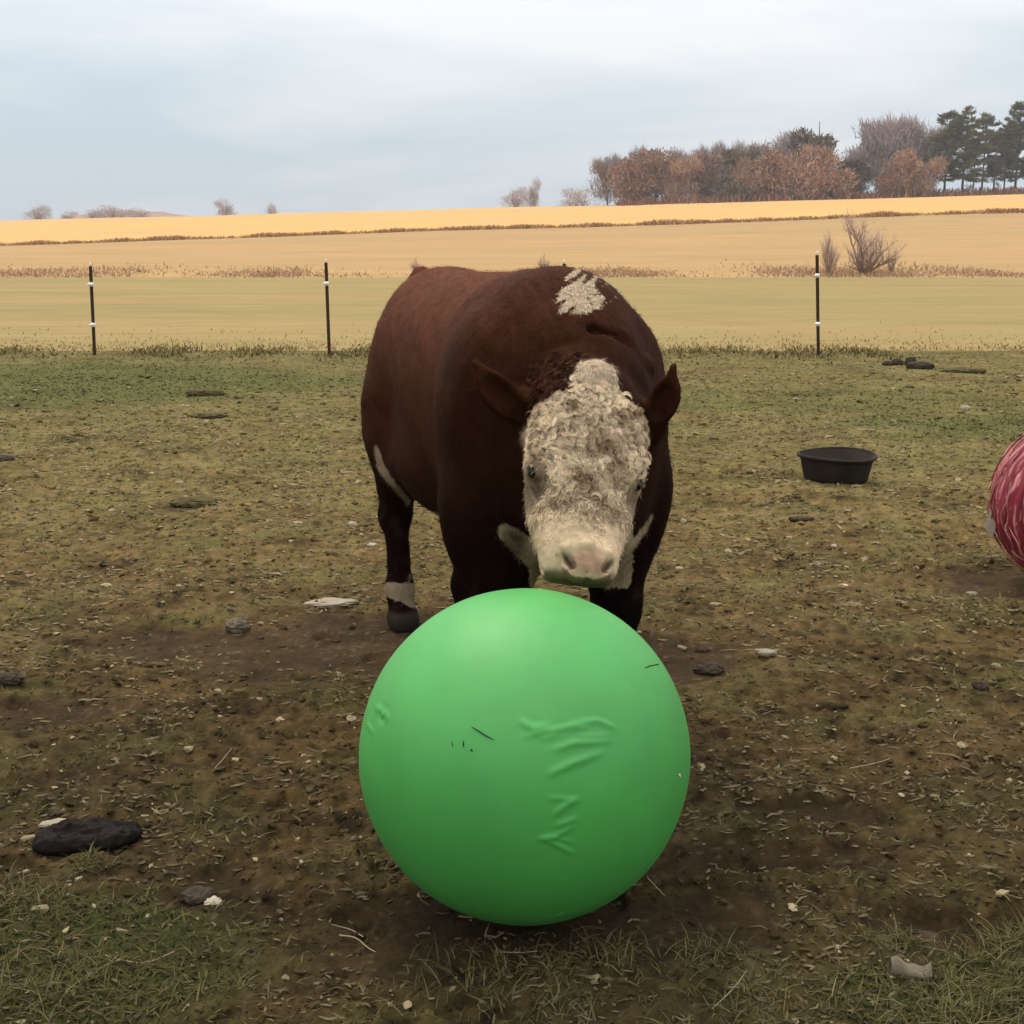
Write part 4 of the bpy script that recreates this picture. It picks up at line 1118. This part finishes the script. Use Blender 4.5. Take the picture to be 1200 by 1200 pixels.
    # grass
    def blades(name, x, y, hgt, wid, col, lean, label):
        n = len(x); z = ground_h(x, y) - 0.002
        an = rg.uniform(0, 6.28, n); d = np.stack([np.cos(an), np.sin(an), np.zeros(n)], -1)
        ld = rg.normal(0, 1, (n, 3)); ld[:, 2] = 0; ld /= np.linalg.norm(ld, axis=1)[:, None]
        ln = lean * rg.uniform(0.3, 1.6, n)[:, None] * hgt[:, None]
        b = np.stack([x, y, z], -1); w = d * wid[:, None]
        up = np.array([0, 0, 1.0]) * hgt[:, None]
        V = np.stack([b - w, b + w, b + up * 0.55 + ld * ln * 0.35 + w * 0.8, b + up * 0.55 + ld * ln * 0.35 - w * 0.8, b + up * 0.85 + ld * ln], 1).reshape(-1, 3)
        k = (np.arange(n) * 5)[:, None]
        o = mesh_np(name, V, [k + np.array([[0, 1, 2, 3]]), k + np.array([[3, 2, 4]])], M['blade'], col=np.repeat(col, 5, 0))
        tag(o, kind='stuff', label=label, cat='grass')
    n = 190000
    x, y = ground_pts(n, 1.9, 16.6, rg)
    wet, green, grass = masks(x, y)
    clump = np.clip(0.30 + 1.6 * gn(x / 0.09, y / 0.09, 401), 0, 1)
    pr = np.clip(green * 0.9 + grass * 0.75 * clump + 0.15 * clump, 0, 1) * (1 - wet)
    pr = np.where(y > 5, np.maximum(pr, 0.35 * grass), pr)
    keep = (rg.random(n) < pr) & clear_of(x, y)
    x, y = x[keep], y[keep]; green = green[keep]; n = len(x)
    far = sstep(2.2, 8.0, y)[:, None]
    gcol = (np.array([0.088, 0.072, 0.022]) * (1 - far) + np.array([0.150, 0.142, 0.044]) * far)
    ocol = (np.array([0.130, 0.100, 0.042]) * (1 - far) + np.array([0.215, 0.178, 0.065]) * far)
    mixk = np.clip(green + rg.normal(0, 0.25, n), 0, 1)[:, None]
    vr = (0.15 + 0.30 * (1 - sstep(4, 9, y)))[:, None]
    col = 0.72 * (gcol * mixk + ocol * (1 - mixk)) * (1 + vr * rg.uniform(-1, 1.2, (n, 1)))
    hg = np.where(y < 5, rg.uniform(0.006, 0.018, n) * (1 + 0.2 * green), rg.uniform(0.008, 0.022, n))
    blades('short_grass', x, y, hg, 0.0010 + 0.00055 * y * rg.uniform(0.6, 1.3, n), col, 2.3, 'short worn grass growing over the paddock')
    # longer tufts at the lower corners
    X, Y = [], []
    for (px, py, cnt, sp) in ((1170, 1160, 900, 0.09), (1120, 1195, 500, 0.07), (1190, 1110, 350, 0.05), (1040, 1110, 160, 0.04), (20, 1060, 350, 0.09), (60, 1170, 450, 0.1), (840, 1120, 140, 0.05), (700, 1130, 240, 0.09), (560, 1135, 160, 0.08), (600, 1180, 220, 0.12), (870, 1180, 160, 0.07), (110, 1015, 80, 0.03)):
        g = on_ground(px, py); X.append(rg.normal(g[0], sp, cnt)); Y.append(rg.normal(g[1], sp * 0.6, cnt))
    x = np.concatenate(X); y = np.concatenate(Y); n = len(x)
    col = np.where(rg.random((n, 1)) < 0.45, np.array([[0.15, 0.118, 0.052]]), np.array([[0.080, 0.074, 0.024]])) * rg.uniform(0.6, 1.35, (n, 1))
    blades('long_grass_tufts', x, y, rg.uniform(0.018, 0.048, n), rg.uniform(0.0010, 0.0018, n), col, 1.5, 'longer grass tufts at the near corners of the paddock')
    # weeds along the fence line and along the field edges
    def weeds(name, x, y, zf, hgt, wid, col, label):
        n = len(x); z = zf(x, y)
        an = rg.uniform(0, 3.14, n); d = np.stack([np.cos(an), np.sin(an), np.zeros(n)], -1) * wid[:, None]
        ld = rg.normal(0, 0.5, (n, 3)) * hgt[:, None]; ld[:, 2] = hgt
        b = np.stack([x, y, z - 0.02 * hgt], -1)
        V = np.stack([b - d, b + d, b + ld + d * 0.3, b + ld - d * 0.3], 1).reshape(-1, 3)
        o = mesh_np(name, V, (np.arange(n) * 4)[:, None] + np.array([[0, 1, 2, 3]]), M['weed'], col=np.repeat(col, 4, 0), smooth=False)
        tag(o, kind='stuff', label=label, cat='weeds')
    n = 16000
    x = rg.uniform(-13, 13, n); y = rg.normal(16.5, 0.45, n)
    k = np.clip(0.5 + 1.4 * gn(x / 0.8, y / 3, 501), 0.06, 1); kk = rg.random(n) < k; x, y, k = x[kk], y[kk], k[kk]; n = len(x)
    zf = lambda x, y: np.where(y < FENCE_Y, ground_h(x, y), far_z(x, y))
    col = np.where(rg.random((n, 1)) < 0.6, np.array([[0.14, 0.115, 0.038]]), np.array([[0.26, 0.20, 0.085]])) * rg.uniform(0.6, 1.3, (n, 1))
    weeds('fence_line_weeds', x, y, zf, rg.uniform(0.010, 0.042, n) * (0.5 + k), rg.uniform(0.006, 0.016, n), col, 'low dark green weeds along the fence line')
    n = 6000
    x = rg.uniform(-14, 14, n); y = 16.9 + rg.exponential(0.8, n)
    col = np.array([0.30, 0.205, 0.085]) * rg.uniform(0.85, 1.08, (n, 1))
    weeds('pasture_tufts', x, y, far_z, rg.uniform(0.01, 0.04, n), rg.uniform(0.006, 0.012, n), col, 'dry tan tufts at the near edge of the pasture')
    n = 26000
    x = rg.uniform(-45, 45, n); y = PAST_Y + np.abs(rg.normal(0, 5.0, n)) + rg.normal(0, 0.4, n)
    k = np.clip(0.55 + 1.2 * fbm(x / 7, y * 0.02, 511, 2), 0.05, 1.4); kk = rg.random(n) < k; x, y, k = x[kk], y[kk], k[kk]; n = len(x)
    col = np.array([0.42, 0.27, 0.155]) * rg.uniform(0.8, 1.2, (n, 1))
    weeds('dry_weed_strip', x, y, far_z, rg.uniform(0.06, 0.24, n) * (0.35 + 0.65 * k), rg.uniform(0.015, 0.05, n), col, 'strip of brown dead weeds beyond the pasture')
    n = 26000
    x = rg.uniform(-110, 110, n); y = LOW_Y + rg.normal(0, 1.0, n)
    k = np.clip(0.75 + 1.0 * fbm(x / 9, y * 0.0, 521, 3), 0.4, 1.4); kk = rg.random(n) < k; x, y, k = x[kk], y[kk], k[kk]; n = len(x)
    col = np.array([0.40, 0.21, 0.09]) * rg.uniform(0.6, 1.3, (n, 1))
    weeds('brush_strip', x, y, far_z, rg.uniform(0.12, 0.60, n) * (0.35 + 0.75 * k), rg.uniform(0.04, 0.11, n), col, 'brown brush strip dividing the two golden fields')
    n = 5000
    x = rg.uniform(25, 150, n); y = 312 + rg.normal(0, 3.0, n)
    col = np.array([0.25, 0.12, 0.065]) * rg.uniform(0.6, 1.3, (n, 1))
    weeds('wood_edge_brush', x, y, far_z, rg.uniform(0.3, 2.0, n), rg.uniform(0.1, 0.3, n), col, 'reddish brush along the foot of the trees on the ridge')

# ------------------------------------------------------------------ trees
def branch_tree(rg, height, spread, trunk_r, levels, nb, multi=1, crown_base=0.2, up=0.6):
    """returns wood MB and branch-end points (position, direction)"""
    wood = MB(); ends = []
    def grow(p, d, ln, r, lev):
        seg = 5 if lev == 0 else 4
        pts = [p]; dd = d.copy()
        for i in range(seg):
            dd = dd + rg.normal(0, 0.13, 3) + np.array([0, 0, 0.05 * up]); dd /= np.linalg.norm(dd)
            pts.append(pts[-1] + dd * ln / seg)
        pts = np.array(pts)
        wood.tube(pts, np.linspace(r, r * 0.45, seg + 1), 5 if lev < 2 else 3, cap=False)
        if lev >= levels:
            for q in pts[1:]: ends.append((q, dd.copy()))
            return
        n = nb[lev]
        for i in range(n):
            f = rg.uniform(crown_base if lev == 0 else 0.25, 1.0) if i else 1.0
            k = f * seg; j = min(int(k), seg - 1); q = pts[j] + (pts[j + 1] - pts[j]) * (k - j)
            a = rg.uniform(0, 6.28); out = np.array([math.cos(a), math.sin(a), 0])
            nd = dd * rg.uniform(0.4, 0.9) + out * spread * rg.uniform(0.5, 1.0) + np.array([0, 0, up * rg.uniform(0.2, 0.8)])
            nd /= np.linalg.norm(nd)
            grow(q, nd, ln * rg.uniform(0.42, 0.62) * (1.15 - 0.35 * f), r * 0.5 * (1.2 - 0.5 * f), lev + 1)
    for m in range(multi):
        d = np.array([0, 0, 1.0]) + (rg.normal(0, 0.3, 3) * np.array([1, 1, 0]) if multi > 1 else rg.normal(0, 0.05, 3))
        d /= np.linalg.norm(d)
        grow(np.array([0.0, 0, -0.2]) + (rg.normal(0, 0.12, 3) * np.array([1, 1, 0]) * (multi > 1)), d, height * (0.62 if multi == 1 else rg.uniform(0.4, 0.6)), trunk_r, 0)
    return wood, ends

def twig_fill(rg, ends, per, ln, wd, jit, up=0.4):
    P = np.repeat(np.array([e[0] for e in ends]), per, 0); D = np.repeat(np.array([e[1] for e in ends]), per, 0); n = len(P)
    P = P + rg.normal(0, jit, (n, 3))
    D = D + rg.normal(0, 0.6, (n, 3)) + np.array([0, 0, up]); D /= np.linalg.norm(D, axis=1)[:, None]
    S = np.cross(D, rg.normal(0, 1, (n, 3))); S /= np.linalg.norm(S, axis=1)[:, None]
    l = ln * rg.uniform(0.5, 1.5, (n, 1)); w = wd * rg.uniform(0.6, 1.4, (n, 1))
    V = np.stack([P - S * w, P + S * w, P + D * l], 1).reshape(-1, 3)
    V[:, 2] = np.maximum(V[:, 2], 0.05)
    m = MB(); m.add(V, np.arange(n * 3).reshape(-1, 3)); return m

TEMPL = {}
def template(kind, seed):
    """meshes of one tree of unit kind: (wood mesh, crown mesh, bark material, height)"""
    key = (kind, seed)
    if key in TEMPL: return TEMPL[key]
    rg = np.random.default_rng(seed * 7 + len(kind))
    def mass(n, hh, w0, seed_, low=0.3):
        """points through an uneven crown of several lobes standing close to the ground"""
        r_ = np.random.default_rng(seed_); out = []
        k = r_.integers(6, 9)
        cs = np.stack([r_.normal(0, w0 * 0.42, k), r_.normal(0, w0 * 0.42, k), r_.uniform(low, 0.84, k) * hh], -1)
        rs = r_.uniform(0.45, 0.85, k) * w0 * (1.25 - 0.6 * cs[:, 2] / hh)
        while len(out) < n:
            j = r_.integers(k); d = r_.normal(0, 1, 3); d /= np.linalg.norm(d)
            p = cs[j] + d * rs[j] * r_.uniform(0.35, 1.0) ** 0.5 * np.array([1, 1, 1.25])
            p += r_.normal(0, 0.25, 3)
            if p[2] < 0.1: p[2] = r_.uniform(0.1, 1.5)
            out.append((p, np.array([p[0] * 0.15, p[1] * 0.15, 0.9])))
        return out
    if kind == 'brown':        # bushy oak still holding brown leaves, 12 m
        w, e = branch_tree(rg, 11, 0.75, 0.18, 2, (9, 5), 1, 0.12)
        c = twig_fill(rg, mass(3600, 11.5, 3.4, seed, 0.12) + e * 3, 1, 0.55, 0.17, 0.25)
        mts = ('bark', 'brown_crown')
    elif kind == 'tan':
        w, e = branch_tree(rg, 11, 0.6, 0.16, 2, (10, 5), 1, 0.12)
        c = twig_fill(rg, mass(2600, 11.0, 3.2, seed + 20, 0.12) + e * 3, 1, 1.0, 0.09, 0.3)
        mts = ('bark', 'tan_crown')
    elif kind == 'bare':       # leafless, fine twigs, 12 m
        w, e = branch_tree(rg, 12, 0.5, 0.20, 2, (11, 6), 1, 0.28, 0.9)
        c = twig_fill(rg, mass(3200, 12.0, 2.9, seed + 40, 0.25) + e * 5, 1, 1.3, 0.06, 0.35, 0.9)
        mts = ('bark', 'grey_crown')
    elif kind == 'thin':       # far leafless tree, sparse fine twigs that the sky shows through, 12 m
        w, e = branch_tree(rg, 12, 0.5, 0.22, 2, (11, 6), 1, 0.2, 0.9)
        c = twig_fill(rg, mass(1500, 12.0, 3.4, seed + 90, 0.25), 1, 1.3, 0.06, 0.4, 0.9)
        mts = ('bark', 'far_crown')
    elif kind == 'cedar':      # narrow dark evergreen, 12 m
        w = MB(); w.tube([(0, 0, -0.3), (0, 0, 6), (0.1, 0, 11.6)], [0.22, 0.14, 0.03], 6)
        c = twig_fill(rg, mass(3600, 11.6, 2.1, seed + 60, 0.12), 1, 0.75, 0.17, 0.2)
        mts = ('bark_pine', 'cedar_crown')
    elif kind == 'pine':       # tall pine, layered boughs and a bare lower trunk, 22 m
        w = MB(); Hh = 22.0
        lean = rg.normal(0, 0.3, 2)
        tr = np.array([(lean[0] * (k / 6) ** 2, lean[1] * (k / 6) ** 2, -0.3 + (Hh + 0.3) * k / 6) for k in range(7)])
        w.tube(tr, np.linspace(0.28, 0.05, 7), 7)
        P = []; D = []
        z = 4.0
        while z < Hh - 0.4:
            f = (z - 4.0) / (Hh - 4.0)
            L_ = (6.4 * (1 - f) ** 0.6 * (0.60 + 0.40 * min(1, f * 3.0)) * rg.uniform(0.65, 1.1) + 0.5)
            for b in range(rg.integers(4, 7)):
                if rg.random() < 0.22: continue
                a = rg.uniform(0, 6.28); ln = L_ * rg.uniform(0.5, 1.15)
                droop = rg.uniform(-0.14, 0.16) + 0.25 * f
                s = np.linspace(0, 1, 6)
                bp = np.stack([np.cos(a) * ln * s, np.sin(a) * ln * s, z + droop * ln * s + 0.10 * ln * s ** 2], -1)
                bp[:, :2] += lean * (z / Hh) ** 2
                w.tube(bp, np.linspace(0.07, 0.02, 6), 4, cap=False)
                for q in range(int(8 + 9 * ln)):
                    t = rg.uniform(0.30, 1.05); i = min(int(t * 5), 4); pp = bp[i] + (bp[i + 1] - bp[i]) * (t * 5 - i)
                    sd_ = np.array([-math.sin(a), math.cos(a), 0]) * rg.normal(0, 0.32 * (1.25 - t) * min(ln, 2.5))
                    P.append(pp + sd_ + rg.normal(0, 0.07, 3) * np.array([1, 1, 1.6])); D.append(np.array([math.cos(a), math.sin(a), 0.5]) + sd_)
            z += rg.uniform(0.6, 1.15)
        c = twig_fill(rg, list(zip(P, D)), 3, 0.75, 0.13, 0.16, 0.3)
        mts = ('bark_pine', 'pine_crown')
    elif kind == 'stem':       # bare thin trunk with a few dead boughs, 16 m
        w = MB(); w.tube([(0, 0, -0.3), (0.1, 0, 8), (0, 0.1, 16)], [0.20, 0.14, 0.04], 6)
        P = []
        for b in range(26):
            z = rg.uniform(2.5, 15.5); a = rg.uniform(0, 6.28); ln = rg.uniform(1.0, 2.8)
            w.tube([(0, 0, z), (math.cos(a) * ln, math.sin(a) * ln, z + rg.uniform(-0.3, 0.5))], [0.045, 0.015], 3, cap=False)
            for q in range(14):
                t = rg.uniform(0.4, 1.0); P.append((np.array([math.cos(a) * ln * t, math.sin(a) * ln * t, z]) + rg.normal(0, 0.25, 3), np.array([math.cos(a), math.sin(a), 0.3])))
        c = twig_fill(rg, P, 2, 0.6, 0.09, 0.2)
        mts = ('bark_pine', 'pine_crown')
    elif kind == 'shrub':      # low multi-stemmed bare shrub, 2 m
        w, e = branch_tree(rg, 3.1, 0.80, 0.06, 2, (7, 4), 7, 0.15, 0.55)
        c = twig_fill(rg, e, 2, 0.30, 0.006, 0.08, 0.8)
        mts = ('shrub_bark', 'far_crown')
    wo = w.build('trunk', M[mts[0]], link=False); co = c.build('crown', M[mts[1]], link=False, smooth=False)
    TEMPL[key] = (wo.data, co.data)
    hgt = max(v.co.z for v in co.data.vertices) if len(co.data.vertices) else 10
    TEMPL[key] = (wo.data, co.data, hgt)
    return TEMPL[key]

def tree(name, kind, seed, px, py_top, Y, label, group, cat='tree', wide=1.0):
    """py_top: the height in the photograph that its crown reaches"""
    wm, cm, hgt = template(kind, seed)
    x = at(px, 250, Y)[0]
    z = float(far_z(np.array([x]), np.array([Y]))[0])
    x = at(px, 600 - 0, Y)[0] if False else (px - 600) / FPX * (Y * CP + (CAMH - z) * SP)
    top = at(px, py_top - (7 if kind in ('brown', 'tan', 'bare', 'cedar') and Y < 345 else 0), Y)[2]
    s = max(top - z, 0.5) / hgt
    t = thing(name, (x, Y, z - 0.05), label, cat, group, rz=(seed * 2.4 + px * 0.37) % 6.28)
    if kind in ('brown', 'tan', 'bare', 'cedar') and Y < 345: wide *= 1.25
    t.scale = (s * wide, s * wide, s)
    for nm, me in (('trunk', wm), ('crown', cm)):
        o = bpy.data.objects.new(nm, me); o.parent = t; COL.objects.link(o)
    return t

def build_trees():
    G = 'trees on the ridge behind the golden field'
    L_ = [  # name, kind, seed, px, top, Y, label, wide
        ('bare_tree', 'bare', 1, 712, 180, 322, 'grey bare tree at the left end of the ridge wood', 0.9),
        ('brown_tree', 'brown', 1, 742, 180, 318, 'rusty brown tree next to the grey bare one at the wood\'s left end', 1.1),
        ('brown_tree', 'brown', 2, 768, 178, 322, 'rounded rusty tree second from the left among the brown trees', 1.0),
        ('brown_tree', 'tan', 1, 795, 186, 318, 'paler brown tree in the left third of the wood', 1.1),
        ('brown_tree', 'brown', 3, 822, 180, 324, 'dull brown tree left of the narrow dark evergreens', 1.1),
        ('cedar_tree', 'cedar', 1, 852, 176, 316, 'narrow dark grey-brown evergreen in the middle of the wood', 1.2),
        ('cedar_tree', 'cedar', 2, 879, 172, 318, 'thin dark evergreen spire just right of the first dark one', 0.6),
        ('brown_tree', 'brown', 1, 900, 172, 314, 'dense brown tree right of the thin evergreen spire', 1.1),
        ('brown_tree', 'tan', 2, 932, 170, 313, 'light tan tree in front of the tall dark-topped tree', 1.0),
        ('cedar_tree', 'cedar', 3, 957, 153, 320, 'tall dark-topped evergreen left of the gap in the wood', 1.1),
        ('brown_tree', 'brown', 2, 962, 176, 312, 'orange-brown tree at the foot of the tall dark-topped evergreen', 1.0),
        ('bare_tree', 'bare', 2, 925, 152, 335, 'pale mauve bare tree rising behind the brown trees', 1.2),
        ('bare_tree', 'bare', 3, 895, 165, 336, 'low mauve bare tree behind the thin evergreen spire', 1.2),
        ('cedar_tree', 'cedar', 2, 992, 190, 318, 'short dark green bush-like evergreen in the gap of the wood', 1.9),
        ('bare_tree', 'bare', 1, 1003, 172, 334, 'low grey bare tree behind the short evergreen', 1.2),
        ('bare_tree', 'bare', 2, 1030, 136, 328, 'tall mauve-grey bare tree, left one of the tall bare group', 1.0),
        ('bare_tree', 'bare', 3, 1052, 130, 330, 'tallest mauve-grey bare tree in the tall bare group', 1.0),
        ('bare_tree', 'bare', 1, 1074, 134, 326, 'tall mauve-grey bare tree beside the pines', 1.0),
        ('dark_snag', 'stem', 1, 1026, 168, 314, 'dark thin-trunked tree in front of the tall bare group', 0.9),
        ('brown_tree', 'brown', 3, 1064, 178, 312, 'ochre brown tree below the tall bare group', 1.1),
        ('brown_tree', 'tan', 1, 1085, 186, 311, 'small tan tree at the foot of the first pine', 1.0),
        ('bare_tree', 'bare', 2, 748, 172, 334, 'bare upright tree showing behind the first rusty tree', 0.7),
        ('bare_tree', 'bare', 3, 786, 173, 336, 'bare upright tree behind the paler brown tree', 0.7),
        ('bare_tree', 'bare', 1, 812, 170, 333, 'bare grey top between the two left rusty trees and the first evergreen', 0.8),
        ('bare_tree', 'bare', 2, 840, 166, 335, 'bare grey top just left of the first dark evergreen', 0.7),
        ('bare_tree', 'bare', 1, 868, 164, 337, 'bare grey top between the first two evergreens', 0.7),
        ('brown_tree', 'tan', 2, 866, 186, 313, 'small tan tree in front of the first two evergreens', 0.8),
        ('brown_tree', 'brown', 1, 1040, 192, 312, 'low russet tree at the foot of the tall bare group', 0.9),
        ('brown_tree', 'tan', 1, 985, 200, 311, 'low tan bush in front of the short dark evergreen', 0.8),
        ('pine_tree', 'pine', 1, 1106, 128, 318, 'leftmost pine with long layered boughs reaching left', 1.25),
        ('pine_tree', 'pine', 2, 1127, 122, 316, 'dense dark pine with a ragged top, second from the left', 1.25),
        ('pine_tree', 'pine', 3, 1150, 128, 319, 'third pine from the left, rather open in its middle', 1.1),
        ('pine_tree', 'stem', 2, 1164, 150, 313, 'thin bare-stemmed pine between the third and the tallest pine', 1.2),
        ('pine_tree', 'stem', 1, 1140, 165, 312, 'short thin-stemmed pine below the dense dark pine', 1.2),
        ('pine_tree', 'pine', 1, 1189, 117, 320, 'tallest pine near the right edge of the photo', 1.2),
        ('pine_tree', 'pine', 2, 1176, 135, 315, 'lower pine leaning against the tallest pine from the left', 1.0),
        ('pine_tree', 'pine', 3, 1212, 120, 314, 'pine cut off by the right edge of the photo', 1.2)]
    for (n, k, s, px, top, Y, lab, w) in L_:
        tree(n, k, s, px, top, Y, lab, G, wide=w)
    tree('pine_tree', 'pine', 1, 1240, 128, 320, 'pine beyond the one cut off by the right edge', G, wide=1.1)
    GF = 'lone distant trees along the ridge'
    tree('far_tree', 'thin', 2, 604, 214, 400, 'rounded hazy grey tree alone on the ridge, left of the slender one', GF, wide=1.7)
    tree('far_tree', 'thin', 1, 627, 203, 400, 'slender hazy bare tree alone on the ridge', GF, wide=0.7)
    tree('far_tree', 'thin', 3, 680, 216, 420, 'low pale tan tree just left of the ridge wood', GF, wide=2.2)
    tree('far_tree', 'thin', 1, 262, 230, 480, 'small round reddish tree on the skyline above the first two fence posts', GF, wide=1.6)
    tree('far_tree', 'thin', 2, 318, 235, 480, 'tiny narrow reddish tree on the skyline', GF, wide=1.0)
    tree('far_tree', 'thin', 2, 45, 237, 520, 'leftmost hazy reddish tree on the skyline', GF, wide=2.2)
    tree('far_tree', 'thin', 1, 84, 245, 520, 'second hazy brown tree from the left on the skyline', GF, wide=2.4)
    tree('far_tree', 'thin', 3, 112, 242, 540, 'third hazy tree from the left on the skyline', GF, wide=2.6)
    tree('far_tree', 'thin', 2, 136, 237, 540, 'tallest hazy tree at the left end of the brown hill', GF, wide=2.4)
    tree('far_tree', 'thin', 1, 160, 241, 540, 'hazy tree on the crest of the brown hill', GF, wide=2.6)
    GS = 'bare shrubs beyond the pasture'
    tree('bare_shrub', 'shrub', 1, 1016, 236, 62, 'large many-stemmed bare shrub right of the right fence post', GS, 'shrub', wide=1.0)
    tree('bare_shrub', 'shrub', 2, 971, 264, 61.5, 'small thin bare shrub just right of the right fence post', GS, 'shrub', wide=0.6)
    tree('bare_shrub', 'shrub', 3, 489, 297, 62, 'tiny dry shrub above the bull\'s rump', GS, 'shrub', wide=0.8)
    tree('bare_shrub', 'shrub', 2, 1044, 285, 63, 'thin twiggy shrub right beside the large bare shrub', GS, 'shrub', wide=0.5)
    tree('bare_shrub', 'shrub', 3, 640, 292, 62, 'small dry shrub above the bull\'s shoulders', GS, 'shrub', wide=0.7)

# ------------------------------------------------------------------ build all
build_bull()
if True:
    build_terrain()
    build_scatter()
    build_trees()
    post(106, 312, 111, 417, (0.80, 0.35), 'leftmost dark fence post, leaning slightly to the left')
    post(382, 308, 386, 417, (0.78,), 'dark fence post between the leftmost post and the bull')
    post(661, 309, 662, 417, (0.78, 0.35), 'dark fence post hidden behind the bull but for its white tip')
    post(957.5, 299, 959, 417, (0.80, 0.32), 'dark fence post right of the bull, standing straight')
def build_haze():
    m = bpy.data.materials.new('haze'); m.use_nodes = True; t = m.node_tree; t.nodes.clear()
    o = t.nodes.new('ShaderNodeOutputMaterial'); v = t.nodes.new('ShaderNodeVolumePrincipled')
    v.inputs['Color'].default_value = (0.99, 0.985, 0.99, 1); v.inputs['Density'].default_value = 0.0003
    t.links.new(v.outputs[0], o.inputs['Volume'])
    b = MB(); x, y0, y1, z0, z1 = 960, -60, 1260, -8, 45
    V = [(-x, y0, z0), (x, y0, z0), (x, y1, z0), (-x, y1, z0), (-x, y0, z1), (x, y0, z1), (x, y1, z1), (-x, y1, z1)]
    b.add(V, [[3, 2, 1, 0], [4, 5, 6, 7], [0, 1, 5, 4], [1, 2, 6, 5], [2, 3, 7, 6], [3, 0, 4, 7]])
    tag(b.build('haze', m, smooth=False), kind='stuff', label='thin pale haze lying over the fields', cat='haze')
build_green_ball()
if True:
    build_red_ball()
    build_tub()
    build_small_things()
    build_haze()
